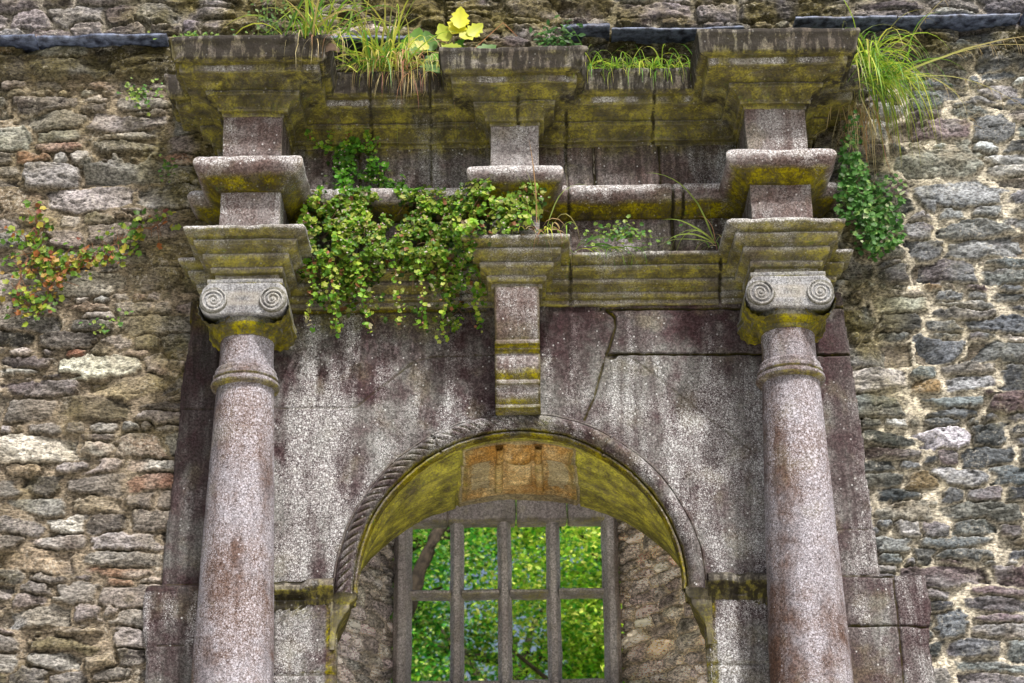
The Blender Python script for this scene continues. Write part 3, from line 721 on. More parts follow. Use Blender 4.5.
# ------------------------------------------------------------------ columns
def column(cx, cy, label):
    col = empty('stone_column', (cx, cy, 0), label, 'column', 'stone columns either side of the arch')
    seg = 96
    zs = np.concatenate([np.arange(.50, 3.2, .05), np.arange(3.2, 5.03, .010)])
    def rad(z): return .1275 + .057 * np.clip((4.85 - z) / 1.6, 0, 1) ** .88 + .006 * np.clip((3.25 - z) / 2, 0, 1)
    t = np.linspace(0, 2 * PI, seg, endpoint=False)
    T, Zz = np.meshgrid(t, zs, indexing='ij'); R = rad(Zz) + .0025 * fbm(np.cos(T) * .15, np.sin(T) * .15, Zz, 24, 3) + .003 * fbm(np.cos(T) * .3, np.sin(T) * .3, Zz, 4, 2)
    P = np.stack([cx + R * np.cos(T), cy + R * np.sin(T), Zz], -1)
    top = sst(4.72, 4.80, Zz)
    lshade = sst(.2, .9, -np.cos(T) if cx < 0 else -np.cos(T)) * .12  # shade on the left of both shafts, painted through staining and lichen
    c = st3(.04 + .35 * sst(4.92, 5.02, Zz), .05 + lshade * 1.5, .90 - .15 * top + .15 * fbm(P[..., 0], P[..., 1], Zz * .4, 5, 2) - .35 * sst(.3, 1., -np.cos(T)))
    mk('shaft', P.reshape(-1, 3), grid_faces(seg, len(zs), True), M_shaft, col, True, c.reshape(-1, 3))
    # necking ring
    pf = resample([(-.01, 4.695), (.004, 4.70), (.010, 4.706), (.024, 4.708), (.028, 4.718), (.026, 4.730), (.016, 4.736), (.014, 4.742), (.020, 4.75), (.020, 4.762), (.012, 4.772), (.012, 4.79), (.004, 4.80), (-.01, 4.803)], .004)
    T, I = np.meshgrid(t, np.arange(len(pf)), indexing='ij'); R = rad(pf[I, 1]) + pf[I, 0]
    R = R + .003 * fbm(np.cos(T), np.sin(T), pf[I, 1] * 3 + cx, 6, 3) - .010 * sst(.3, .6, fbm(np.cos(T), np.sin(T), cx, 3, 2)) * (pf[I, 1] > 4.74)
    P = np.stack([cx + R * np.cos(T), cy + R * np.sin(T), pf[I, 1]], -1)
    mk('necking_ring', P.reshape(-1, 3), grid_faces(seg, len(pf), True), M_shaft, col, True, st3(.40 + 0 * T, .15, .6).reshape(-1, 3))
    # capital: plate with clipped corners, bolsters at each side, spiral volutes
    cap = MB()
    out = [(-.165, 5.178), (.165, 5.178), (.192, 5.150), (.205, 5.11), (.205, 5.065), (.185, 5.030), (.155, 5.018), (-.155, 5.018), (-.185, 5.030), (-.205, 5.065), (-.205, 5.11), (-.192, 5.150), (-.165, 5.178)]
    out = resample(out, .012)
    yf, yb = cy - .182, cy + .165
    ctr = np.array([0, 5.10])
    layers = [(yf + .0, .0), (yf, .3), (yf, .6), (yf, .85), (yf, .965), (yf + .006, .995), (yf + .014, 1.0), (yf + .10, 1.0), (yb - .08, .99), (yb, .97), (yb, .0)]
    P = []
    for y, s in layers:
        q = ctr + (out - ctr) * s; P.append(np.stack([cx + q[:, 0], np.full(len(q), y), q[:, 1]], -1))
    P = np.array(P); P = jitter(P, .002, 28, .003, 7)
    lm = np.repeat((np.arange(len(layers)) > 6)[:, None], P.shape[1], 1) * 1.
    cap.add(P.reshape(-1, 3), grid_faces(*P.shape[:2], flip=True), st3(.05 + .7 * lm, .05, .5 - .3 * lm).reshape(-1, 3))
    # echinus under the plate
    pf = resample([(-.02, 4.935), (.006, 4.94), (.012, 4.962), (.030, 4.975), (.036, 4.992), (.036, 5.02), (0, 5.03)], .005)
    T, I = np.meshgrid(t, np.arange(len(pf)), indexing='ij'); R = .128 + pf[I, 0]
    P = jitter(np.stack([cx + R * np.cos(T), cy + R * np.sin(T), pf[I, 1]], -1), .002, 28, .002, 7)
    cap.add(P.reshape(-1, 3), grid_faces(seg, len(pf), True), (.65, .05, .2))
    # abacus
    for V, F in boxgrid(cx - .178, cx + .178, cy - .16, cy + .17, 5.174, 5.208, step=.02, bev=.006, jit=(.002, 30, .002, 6)): cap.add(V, F, (.55, .1, .3))
    cp = cap.build('capital', M_cap, col)
    for s in (-1, 1):
        # bolster: waisted roll running back beside the shaft, with leaf ridges
        bo = MB(); ys = np.linspace(cy - .172, cy + .18, 46); tt = np.linspace(0, 2 * PI, 48, endpoint=False)
        w = (ys - cy) / .17
        rr = .066 + .014 * np.abs(w) ** 1.5 - .010 * (np.abs(w) < .22)
        T, I = np.meshgrid(tt, np.arange(len(ys)), indexing='ij')
        ridge = .004 * np.sin(T * 14 + w[I] * 4) * (np.abs(w[I]) > .25)
        R = rr[I] + ridge
        P = np.stack([cx + s * .132 + R * np.cos(T) * .98, ys[I], 5.060 + R * np.sin(T) * 1.06], -1)
        P = jitter(P, .002, 30, .003, 7)
        bo.add(P.reshape(-1, 3), grid_faces(48, len(ys), True, flip=True), st3(.70 - .3 * sst(.03, .07, P[..., 2] - 5.06), .08, .3).reshape(-1, 3))
        bo.build('bolster', M_cap, cp)
        # volute disc + spiral
        vo = MB(); vx, vz = cx + s * .138, 5.088
        rs = np.array([.0, .02, .04, .058, .064, .066]); ho = np.array([.010, .009, .008, .008, .004, -.012])
        T, I = np.meshgrid(tt, np.arange(len(rs)), indexing='ij')
        P = np.stack([vx + rs[I] * np.cos(T), yf - ho[I], vz + rs[I] * np.sin(T)], -1)
        vo.add(jitter(P, .003, 26, .004, 7).reshape(-1, 3), grid_faces(48, len(rs), True, flip=False), (.08, .08, .5))
        a = np.linspace(.2, 3.1 * 2 * PI, 190); r = .0045 + .0555 * (a / a[-1]) + .0012 * fbm(a, cx, s, .9, 2)
        sp = np.stack([vx + s * -1 * r * np.cos(a + .6), np.full(len(a), yf - .010), vz + r * np.sin(a + .6)], -1)
        V, F = ring_sweep(sp + .002 * fbm(a[:, None], cx * 3, np.arange(3)[None] * 9.1 + s, .8, 2), .0048 * (1 + .35 * fbm(a, cx, 5 + s, .6, 2)), 8); vo.add(V, F, (.02, .0, .75))
        eye = np.linspace(0, 1, 6); T, I = np.meshgrid(tt, np.arange(6), indexing='ij'); rr = .009 * np.sin(eye * PI / 2)
        vo.add(np.stack([vx + rr[I] * np.cos(T), yf - .010 - .008 * np.cos(eye[I] * PI / 2), vz + rr[I] * np.sin(T)], -1).reshape(-1, 3), grid_faces(48, 6, True), (.1, .0, .6))
        vo.build('volute', M_cap, cp)
    # base below the frame
    pf = resample([(.0, .52), (.02, .50), (.05, .48), (.055, .44), (.03, .42), (.03, .40), (.07, .38), (.09, .34), (.08, .30), (-.1, .295)], .01)
    T, I = np.meshgrid(t, np.arange(len(pf)), indexing='ij'); R = .19 + pf[I, 0]
    ba = MB(); ba.add(np.stack([cx + R * np.cos(T), cy + R * np.sin(T), pf[I, 1]], -1).reshape(-1, 3), grid_faces(seg, len(pf), True, flip=True), (.3, .1, .5))
    add_box(ba, cx - .29, cx + .29, cy - .29, cy + .26, -.02, .30, C=(.4, .1, .5), step=.04)
    ba.build('base', M_shaft, col)
    return col
column(-1.277, -.262, 'left hand mauve stone column with spiral volute capital, standing left of the arch beside the leafy creeper')
column(1.277, -.262, 'right hand mauve stone column with spiral volute capital, standing right of the arch beside plain wall')

# ------------------------------------------------------------------ mullioned window
YW = 1.5
win = empty('mullioned_window', (-.07, YW, 3.6), 'unglazed stone window with upright mullions and a crossbar, seen through the arch', 'window')
def bar(p0, p1, w, d, name, horiz=False, moss=.1, lic=.3, stain=.1):
    """chamfered bar between two points"""
    sec = np.array([(-.5, .28), (-.5, -.05), (-.20, -.5), (.20, -.5), (.5, -.05), (.5, .28), (.2, .5), (-.2, .5)]) * [w, d]
    sec = resample(np.vstack([sec, sec[:1]]), .012)[:-1]
    p0, p1 = np.array(p0, float), np.array(p1, float); L = np.linalg.norm(p1 - p0); n = max(3, int(L / .012))
    tt = np.linspace(0, 1, n)
    ax = np.array([0, 0, 1.]) if horiz else np.array([1., 0, 0])
    P = p0 + (p1 - p0) * tt[None, :, None] + sec[:, None, :1] * ax + sec[:, None, 1:] * np.array([0, 1., 0])
    P = jitter(P, .003, 30, .005, 6)
    m = MB(); m.add(P.reshape(-1, 3), grid_faces(len(sec), n, True, flip=horiz), (moss, stain, lic))
    return m.build(name, M_mull, win)
zt, zb = 4.78, 3.60
for x in (-.346, -.086, .180): bar((x, YW, zb), (x, YW, zt), .076, .13, 'mullion', moss=.22)
for a, b in ((-.600, -.375), (-.317, -.115), (-.057, .151), (.209, .455)):
    bar((a, YW - .012, 4.158), (b, YW - .012, 4.158), .050, .12, 'transom', horiz=True, moss=.45)
for a, b in ((-.600, -.375), (-.317, -.115), (-.057, .151), (.209, .455)):
    bar((a, YW + .005, 3.665), (b, YW + .005, 3.665), .052, .12, 'transom', horiz=True, moss=.3)
bar((-.640, YW - .03, zb - .1), (-.640, YW - .03, 4.74), .098, .18, 'jamb', moss=.08, stain=.2)
bar((.492, YW - .03, zb - .1), (.492, YW - .03, 4.74), .090, .18, 'jamb', moss=.15, stain=.2)
m = MB()
for a, b in ((-.72, -.40), (-.395, -.02), (-.015, .26), (.265, .60)):
    add_box(m, a, b, YW - .085, YW + .06, 4.547, 4.80, C=(.50, .15, .4), step=.014, bev=.018, jit=(.005, 18, .008, 6))
m.build('lintel', M_mull, win)
m = MB(); add_box(m, -.75, .60, YW - .16, YW + .10, 3.50, 3.60, C=(.4, .2, .4), step=.02, bev=.015); m.build('sill', M_mull, win)

# ------------------------------------------------------------------ foliage helpers
def frames(nrm, r):
    nrm = nrm / (np.linalg.norm(nrm, axis=1)[:, None] + 1e-9)
    a = r.normal(size=nrm.shape); a -= nrm * (a * nrm).sum(1)[:, None]; a /= np.linalg.norm(a, axis=1)[:, None] + 1e-9
    return a, np.cross(nrm, a), nrm
def scatter(P, nrm, size, cols, tmplV, tmplF, r):
    A, B, Cn = frames(nrm, r); k = len(tmplV)
    V = P[:, None] + size[:, None, None] * (tmplV[None, :, :1] * A[:, None] + tmplV[None, :, 1:2] * B[:, None] + tmplV[None, :, 2:] * Cn[:, None])
    F = tmplF[None] + (np.arange(len(P)) * k)[:, None, None]
    return V.reshape(-1, 3), F.reshape(-1, tmplF.shape[1]), np.repeat(cols, k, 0)
# lobed round leaf (6 petals of quads) and simple pointed leaf
def lobed(nl=5):
    V = [(0, 0, -.12)]; n = nl * 4
    for i in range(n):
        a = 2 * PI * i / n + PI / n; r = .5 * (1 - .20 * (1 + math.cos(a * nl)) / 2) * (.62 if i == 0 or i == n - 1 else 1)
        V.append((r * math.cos(a), r * math.sin(a), .05 * math.sin(a * 2)))
    F = [(0, 1 + i, 1 + (i + 1) % n, 1 + (i + 2) % n) for i in range(0, n, 2)]
    return np.array(V), np.array(F)
LOB = lobed()
PTD = (np.array([(-.5, 0, 0), (-.12, -.27, .06), (0, 0, -.03), (-.12, .27, .06), (.5, 0, -.08), (.22, -.2, .04), (.22, .2, .04)]), np.array([(0, 1, 5, 2), (0, 2, 6, 3), (2, 5, 4, 6)]))
def pick(pal, wts, n, r, v=.25):
    pal = np.array(pal); c = pal[r.choice(len(pal), n, p=np.array(wts) / sum(wts))]
    return c * r.uniform(1 - v, 1 + v, (n, 1))
def surfY(x, z):
    """front face of the entablature at (x, z), metres"""
    base = F0 * np.ones_like(x)
    base = np.where(np.abs(x) < HC + .08, F0 - PCN, base)
    base = np.where(np.abs(np.abs(x) - XC) < HW + .08, F0 - PS, base)
    o = np.where(z < 5.205, -.01, np.where(z < 5.44, .02 + (z - 5.2) * .5, np.where(z < 5.66, .02, np.where(z < 5.83, .11, np.where(z < 6.08, .0, .0 + (z - 6.08) * .8)))))
    o = np.where(z > 6.4, .05, o)
    return base - o
class Plant:
    def __init__(s, name, loc, label, cat, seed, group=None):
        s.r = np.random.default_rng(seed); s.root = empty(name, loc, label, cat, group)
        s.B = MB(); s.S = MB()
    def blade(s, p, az, el, L, w, droop, col, tip=None, n=9):
        """curved grass blade"""
        p = np.array(p, float); d = np.array([math.cos(az) * math.cos(el), math.sin(az) * math.cos(el), math.sin(el)])
        side = np.cross(d, [0, 0, 1]); side /= np.linalg.norm(side) + 1e-9
        side = side * math.cos(s.r.uniform(-.8, .8)) + np.cross(side, d) * math.sin(s.r.uniform(-.8, .8))
        P = [p]
        for i in range(n):
            d = d + np.array([0, 0, -droop / n * (1 + i * .35)]) + s.r.normal(0, .045, 3) + (s.r.normal(0, .5, 3) if s.r.random() < .02 else 0); d /= np.linalg.norm(d); P.append(P[-1] + d * L / n)
        P = np.array(P); t = np.linspace(0, 1, n + 1)
        ww = w * np.clip(np.minimum(.5 + t * 4, (1 - t) ** .7 * 1.3), 0, 1)[:, None]
        V = np.stack([P - side * ww / 2, P + np.array([0, 0, -.25]) * ww, P + side * ww / 2])
        tip = col if tip is None else tip
        c = np.array(col)[None] * (1 - t[:, None] ** 1.5) + np.array(tip)[None] * t[:, None] ** 1.5
        s.B.add(V.reshape(-1, 3), grid_faces(3, n + 1), np.tile(c, (3, 1)))
        return P
    def tuft(s, p, n, L, w=.006, spread=1.2, az0=0, azs=PI, droop=(.8, 2.2), pal=None, wts=None, el=(.5, 1.5), dx=.03, dy=.02):
        pal = pal or GR; wts = wts or [1] * len(pal)
        for i in range(n):
            c = pick(pal, wts, 1, s.r)[0]
            q = np.array(p) + [s.r.normal(0, dx), s.r.normal(0, dy), s.r.uniform(-.01, .01)]
            tip = c if s.r.random() < .6 else np.array((.42, .34, .14))
            s.blade(q, az0 + s.r.uniform(-azs, azs), s.r.uniform(*el), L * s.r.uniform(.45, 1.1), w * s.r.uniform(.6, 1.2), s.r.uniform(*droop), c, tip)
    def stem(s, pts, r0, r1, col):
        pts = resample(pts, .02); V, F = ring_sweep(pts, np.linspace(r0, r1, len(pts)), 5); s.S.add(V, F, col)
    def leaves(s, P, nrm, size, cols, T=LOB, name='leaves'):
        V, F, c = scatter(np.asarray(P, float), np.asarray(nrm, float), np.asarray(size, float), cols, *T, s.r)
        return mk(name, V, F, M_leaf, s.root, True, c)
    def done(s, blades='blades', stems='stems'):
        if s.B.n: s.B.build(blades, M_grass, s.root)
        if s.S.n and len(s.S.V) > 30: s.S.build(stems, M_stem, s.root)
        else:
            for V, F, c in zip(s.S.V, s.S.F, s.S.C):
                mk('stem', V, F - F.min(), M_stem, s.root, True, c)
        return s.root
GR = [(.22, .42, .04), (.38, .56, .06), (.12, .30, .04), (.56, .62, .09)]
DRY = [(.70, .55, .28), (.60, .32, .18), (.75, .66, .38), (.5, .22, .17)]

# big creeper spilling over the left bay
def creeper_mass():
    pl = Plant('creeping_plant', (-.65, -.2, 5.5), 'dense green creeper with tiny leaves spilling over the left bay between column and centre bracket', 'plant', 31)
    r = pl.r
    # blobs (x, z, rx, rz, weight)
    bl = [(-.80, 5.98, .10, .13, 1.0), (-.86, 6.12, .06, .07, .25), (-.72, 5.86, .16, .12, 1.4), (-.78, 5.70, .22, .12, 2.0), (-.85, 5.55, .20, .14, 2.6), (-.55, 5.70, .16, .08, 1.0), (-.45, 5.66, .20, .11, 1.6),
          (-.60, 5.54, .30, .13, 3.4), (-.30, 5.60, .16, .10, 1.4), (-.95, 5.42, .12, .11, 1.4), (-.80, 5.38, .14, .11, 1.6), (-.88, 5.27, .10, .08, .8), (-.33, 5.42, .13, .14, 1.8), (-.28, 5.27, .06, .10, .6),
          (-.30, 5.15, .035, .08, .22), (-.74, 5.21, .10, .05, .22), (-.10, 5.62, .16, .07, .9), (.02, 5.58, .13, .06, .6), (-.55, 5.38, .14, .08, .7), (-.25, 5.72, .16, .06, .5), (-1.0, 5.56, .07, .12, .6), (-.42, 5.80, .12, .04, .3), (-.50, 5.14, .2, .06, .12), (-.12, 5.52, .20, .08, 1.2), (.06, 5.66, .10, .05, .4), (-.48, 5.46, .12, .10, .8), (-.68, 5.78, .18, .08, .9), (-.36, 5.30, .05, .12, .5), (-.9, 5.68, .14, .10, 1.0)]
    w = np.array([b[4] for b in bl]); N_ = 9300
    idx = r.choice(len(bl), N_, p=w / w.sum()); b = np.array(bl)[idx]
    rad = np.sqrt(r.random(N_)) * 1.05; an = r.uniform(0, 2 * PI, N_)
    x = b[:, 0] + b[:, 2] * rad * np.cos(an) * 1.05; z = b[:, 1] + b[:, 3] * rad * np.sin(an) * 1.1
    keepm = fbm(x, z, 5, 13, 3) > -.17
    x, z = x[keepm], z[keepm]; n = len(x)
    # the plant drapes: in front of the torus and over the architrave lip
    lip = np.where(z > 5.80, .04, np.where(z > 5.62, .13, np.where(z > 5.40, .15 + (5.62 - z) * .22, .17 - .04 * (5.4 - z) / .2)))
    base = np.where((x > -.34) & (x < .3), -.04 - .20 * sst(-.34, -.20, x), -.04)
    lump = .05 * (fbm(x, z, 9, 8, 2) + .5)
    y = base - lip * r.uniform(.75, 1.05, n) - lump * r.random(n)
    y = np.where(z < 5.2, -.07 - .06 * r.random(n), y)
    nr = np.stack([r.normal(0, .45, n), -1 + r.normal(0, .3, n), .45 + r.normal(0, .45, n)], -1)
    depth = sst(-.3, .5, fbm(x, z, 9, 8, 2))
    pal = [(.13, .33, .03), (.26, .50, .04), (.42, .56, .06), (.55, .62, .14), (.42, .17, .08), (.60, .56, .36)]
    c = pick(pal, [4, 5, 4, 2, .5, .6], n, r); up_ = z > 5.78
    c[up_] = pick([(.10, .34, .03), (.18, .48, .04), (.32, .56, .05)], [3, 3, 1], up_.sum(), r)
    c *= (.62 + .5 * depth)[:, None]
    kf = r.choice(n, 420, replace=False)
    P = np.stack([x, y, z], -1); P2 = P[kf] + [0, -.016, .004]
    pl.leaves(np.concatenate([P, P2]), np.concatenate([nr, nr[kf]]), np.concatenate([r.uniform(.010, .033, n), r.uniform(.006, .011, 420)]),
              np.concatenate([c, pick([(.70, .45, .52), (.75, .66, .64)], [1, 1], 420, r, .1)]))
    # dark inner leaves
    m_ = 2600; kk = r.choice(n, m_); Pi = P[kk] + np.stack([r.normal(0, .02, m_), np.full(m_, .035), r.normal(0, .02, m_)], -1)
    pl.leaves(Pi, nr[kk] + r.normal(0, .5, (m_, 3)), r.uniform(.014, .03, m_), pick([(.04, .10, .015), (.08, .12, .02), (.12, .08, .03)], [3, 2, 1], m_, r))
    # trailing runners
    for (x0, z0, dx, dz) in [(r.uniform(-1.0, -.2), 5.42, r.normal(0, .04), -r.uniform(.18, .42)) for _ in range(10)] + [(r.uniform(-.3, .12), 5.62, r.uniform(0, .12), -r.uniform(.03, .12)) for _ in range(7)] + [(r.uniform(-.95, -.7), 6.05, r.normal(0, .08), r.uniform(.04, .14)) for _ in range(5)]:
        q = resample([(x0, -.22 if z0 < 5.5 else (-.30 if z0 < 6 else -.08), z0), (x0 + dx * .5, -.20 if z0 < 5.5 else (-.32 if z0 < 6 else -.08), z0 + dz * .5), (x0 + dx, -.13 if z0 < 5.5 else (-.36 if z0 < 6 else -.1), z0 + dz)], .02)
        q = q + r.normal(0, .006, q.shape); pl.stem(q, .0025, .001, (.20, .10, .05))
        Q = np.repeat(q, 3, 0) + r.normal(0, .012, (len(q) * 3, 3)) - [0, .01, 0]; m_ = len(Q)
        pl.leaves(Q, np.stack([r.normal(0, .5, m_), -np.ones(m_), .3 + r.normal(0, .5, m_)], -1), r.uniform(.010, .032, m_), pick(pal, [4, 5, 4, 2, .8, .6], m_, r))
    # thin stems under the leaves
    for i in range(150):
        k = r.integers(n); p = np.array([x[k], y[k] + .015, z[k]]); q = p + [r.normal(0, .05), -.005, -abs(r.normal(0, .07))]
        pl.stem([p, (p + q) / 2 + r.normal(0, .012, 3), q], .0016, .001, (.16, .09, .05))
    # the tiny pale pink flowers are merged into the leaves mesh
    pl.done()
creeper_mass()

# sparse creeper on the left rubble wall
def wall_creeper():
    pl = Plant('wall_creeper', (-2.3, -.02, 5.6), 'sparse creeper with green, yellow and orange red leaves on the far left rubble wall', 'plant', 32)
    r = pl.r
    spine = [[(-2.40, 5.75), (-2.38, 5.55), (-2.28, 5.38), (-2.34, 5.20)], [(-2.28, 5.45), (-2.08, 5.5), (-1.90, 5.64), (-1.74, 5.70)], [(-2.42, 5.5), (-2.45, 5.35), (-2.38, 5.22)], [(-2.1, 5.5), (-1.95, 5.52)], [(-2.44, 5.62), (-2.32, 5.44), (-2.18, 5.42)]]
    Ps = []
    for sp in spine:
        q = resample([(a, -.035, b) for a, b in sp], .03); q = q + r.normal(0, .008, q.shape); pl.stem(q, .006, .003, (.22, .11, .07))
        for p in q:
            k = r.integers(6, 13)
            d = np.stack([r.normal(0, .045, k), -abs(r.normal(0, .018, k)) - .01, r.normal(0, .04, k)], -1); Ps.append(p + d)
            for e in d[::4]: pl.stem([p, p + e], .0018, .001, (.3, .14, .07))
    P = np.concatenate(Ps); n = len(P)
    P = P[fbm(P[:, 0], P[:, 2], 1, 14, 2) > -.3]; n = len(P)
    c = pick([(.14, .30, .03), (.32, .44, .05), (.50, .42, .07), (.42, .15, .05), (.22, .06, .04), (.07, .16, .02)], [5, 4, 2, .9, .8, 4], n, r)
    mid_ = (P[:, 2] < 5.5) & (P[:, 2] > 5.3); c[mid_] = pick([(.50, .34, .10), (.48, .20, .08), (.36, .44, .05), (.14, .28, .03)], [1.6, 1.2, 2, 2], mid_.sum(), r)
    pl.leaves(P, np.stack([r.normal(0, .4, n), -np.ones(n), .3 + r.normal(0, .4, n)], -1), r.uniform(.016, .040, n), c)
    pl.done()
wall_creeper()

# leafy plant beside the right capital with root beard above
def right_leafy():
    pl = Plant('ivy_plant', (1.75, -.05, 5.6), 'bright green leafy plant growing beside the right hand end of the entablature', 'plant', 33)
    r = pl.r
    bl = [(1.72, 5.78, .09, .14, 2), (1.80, 5.66, .11, .14, 3), (1.86, 5.56, .09, .12, 2), (1.76, 5.50, .08, .10, 1.3), (1.70, 5.95, .05, .10, .6), (1.9, 5.75, .08, .08, .5), (1.66, 5.66, .06, .1, 1), (1.73, 6.06, .04, .09, .35), (1.69, 5.85, .05, .06, .5), (1.84, 5.80, .05, .05, .3)]
    w = np.array([b[4] for b in bl]); N_ = 1150
    b = np.array(bl)[r.choice(len(bl), N_, p=w / w.sum())] - [.04, 0, 0, 0, 0]; rad = np.sqrt(r.random(N_)); an = r.uniform(0, 2 * PI, N_)
    x = b[:, 0] + b[:, 2] * rad * np.cos(an); z = b[:, 1] + b[:, 3] * rad * np.sin(an); y = -.05 - .13 * r.random(N_) - .08 * (x < 1.74)
    c = pick([(.07, .22, .04), (.13, .34, .07), (.04, .13, .025), (.28, .46, .13), (.5, .6, .36)], [4, 4, 3, 2, .5], N_, r)
    pl.leaves(np.stack([x, y, z], -1), np.stack([r.normal(0, .45, N_), -1 + r.normal(0, .3, N_), .4 + r.normal(0, .4, N_)], -1), r.uniform(.016, .036, N_), c)
    for i in range(60):
        k = r.integers(N_); p = np.array([x[k], y[k] + .01, z[k]]); pl.stem([p, p + [r.normal(0, .03), .02, .07]], .0015, .001, (.12, .10, .04))
    pl.done()
right_leafy()
def right_grass():
    pl = Plant('grass_tuft', (1.72, -.12, 6.2), 'long arching grass tuft with hanging straw roots right of the right hand cornice', 'plant', 34)
    r = pl.r
    pl.tuft((1.76, -.30, 6.38), 130, .50, .0085, az0=-.2, azs=1.9, droop=(.8, 2.8), el=(.1, 1.35), dx=.05, dy=.03)
    pl.tuft((1.80, -.28, 6.30), 80, .58, .007, az0=-.1, azs=1.3, droop=(1.2, 3.4), el=(.1, .9), dx=.05)
    # dry root beard
    for i in range(80):
        c = pick(DRY, [2, 1, 2, 1], 1, r)[0] * .8
        pl.blade((1.74 + r.normal(0, .055), -.16 + r.normal(0, .02), 6.22 + r.normal(0, .03)), r.uniform(-PI, PI), r.uniform(-1.5, -.9), r.uniform(.12, .42), .0045, .4, c)
    # long seed stalks leaning right
    for (a, e, L, d) in ((-.06, .40, .95, .25), (-.1, .46, .85, .18), (.05, .95, .75, .25), (-.1, .30, .88, .30), (-.05, .62, .7, 1.2)):
        P = pl.blade((1.80, -.29, 6.27), a, e, L, .012, d, (.50, .56, .16), (.62, .50, .28), 14)
        for k in range(7, 14):
            for q in range(2): pl.blade(P[k], r.uniform(-1, 1), r.uniform(-1.2, .3), r.uniform(.03, .12), .003, 1.5, (.48, .38, .22))
    pl.done()
right_grass()
def centre_clump():
    pl = Plant('grass_tuft', (-.62, -.2, 6.42), 'bright grass clump with dry drooping straw between left and centre cornice blocks', 'plant', 35)
    r = pl.r
    pl.tuft((-.66, -.30, 6.40), 80, .52, .012, az0=-PI / 2, azs=2.6, droop=(.1, 1.9), el=(.6, 1.5), pal=GR + [(.5, .5, .1)], dx=.07, dy=.03)
    pl.tuft((-.56, -.30, 6.42), 80, .28, .007, az0=-PI / 2, azs=1.8, droop=(1., 4.5), el=(.2, 1.4), pal=DRY + [(.45, .5, .1), (.5, .55, .12)], wts=[1, .8, 1.5, .5, 2, 2], dx=.09, dy=.02)
    for i in range(34):
        pl.blade((-.55 + r.normal(0, .07), -.30, 6.38), -PI / 2 + r.uniform(-1.2, 1.2), r.uniform(-1.2, -.2), r.uniform(.08, .26), .0035, 1.5, pick(DRY, [2, 1, 2, 2], 1, r)[0])
    for a in ((PI * .96, 1.1, .42, 1.6), (.3, .9, .40, 2.4), (.1, .75, .55, 2.9), (-.2, 1.2, .36, 1.2)):
        pl.blade((-.52, -.27, 6.4), a[0], a[1], a[2], .006, a[3], (.50, .30, .14), (.55, .30, .16), 12)
    pl.done()
    # broad leaved yellow plant
    pl = Plant('broadleaf_plant', (-.40, -.25, 6.42), 'broad leaved weed with glowing yellow and green leaves on the cornice top', 'plant', 36)
    r = pl.r
    def big(p, nrm, size, col, ang):
        n = np.array([nrm], float); n /= np.linalg.norm(n); a = np.array([math.cos(ang), 0, math.sin(ang)]); a -= n[0] * (a @ n[0]); a /= np.linalg.norm(a); b = np.cross(n[0], a)
        T, S = np.meshgrid(np.linspace(0, 1, 9), np.linspace(-1, 1, 5), indexing='ij')
        w = .34 * np.sin(PI * T ** .8) ** .8 * (1 + .22 * np.sin(T * 22))
        V = np.array(p) + size * ((T - .1)[..., None] * a + (S * w)[..., None] * b + (-.12 * np.abs(S) * w - .18 * T * T)[..., None] * n[0] * -1)
        c = np.array(col) * (1 - .15 * (np.abs(S) < .1))[..., None]
        pl.B.add(V.reshape(-1, 3), grid_faces(9, 5), c.reshape(-1, 3))
    Y_, Gn = (.78, .76, .04), (.16, .34, .05)
    big((-0.30, -.30, 6.60), (0, -1, .25), 0.145, Y_, 1.1); big((-0.26, -.31, 6.57), (.2, -1, .3), 0.128, (.66, .70, .06), .5); big((-0.33, -.28, 6.57), (-.2, -1, .2), 0.119, (.55, .66, .07), 2.0)
    big((-0.51, -.22, 6.53), (.1, -1, .2), 0.170, Gn, 1.35); big((-0.41, -.22, 6.55), (0, -1, .2), 0.128, (.12, .28, .05), 1.9); big((-0.19, -.24, 6.51), (.2, -1, .5), 0.136, (.12, .26, .07), .6)
    big((-0.35, -.31, 6.51), (0, -1, .6), 0.111, (.40, .50, .07), -.4); big((-0.15, -.26, 6.49), (.2, -1, .5), 0.111, (.10, .24, .06), .1); big((-0.43, -.30, 6.51), (0, -1, .3), 0.085, (.62, .62, .10), 2.6)
    big((-0.43, -.24, 6.49), (0, -1, .3), 0.187, (.13, .26, .09), -1.1)
    big((-0.23, -.35, 6.47), (0, -1, .2), 0.102, (.55, .20, .18), -1.4); big((-0.27, -.34, 6.43), (0, -1, .2), 0.068, (.60, .25, .22), -2.0)
    for k_ in range(9):
        big((-.62 + .055 * k_ + pl.r.normal(0, .02), -.27, 6.44 + pl.r.uniform(0, .10)), (pl.r.normal(0, .3), -1, pl.r.uniform(.1, .6)), pl.r.uniform(.06, .12), [(.10, .30, .04), (.18, .42, .05), (.50, .58, .07)][k_ % 3], pl.r.uniform(.2, 2.6))
    big((-.27, -.32, 6.62), (.1, -1, .2), .13, (.74, .76, .06), 1.5); big((-.22, -.31, 6.58), (.3, -1, .2), .11, (.60, .68, .06), .8)
    for p in ((-.30, -.29, 6.60), (-.51, -.22, 6.53), (-.19, -.24, 6.51), (-.33, -.28, 6.57)): pl.stem([(-.40, -.26, 6.37), p], .004, .002, (.3, .3, .06))
    pl.stem([(-.38, -.28, 6.42), (-.20, -.30, 6.50), (-.05, -.32, 6.64), (.02, -.32, 6.56)], .003, .0015, (.5, .22, .1))
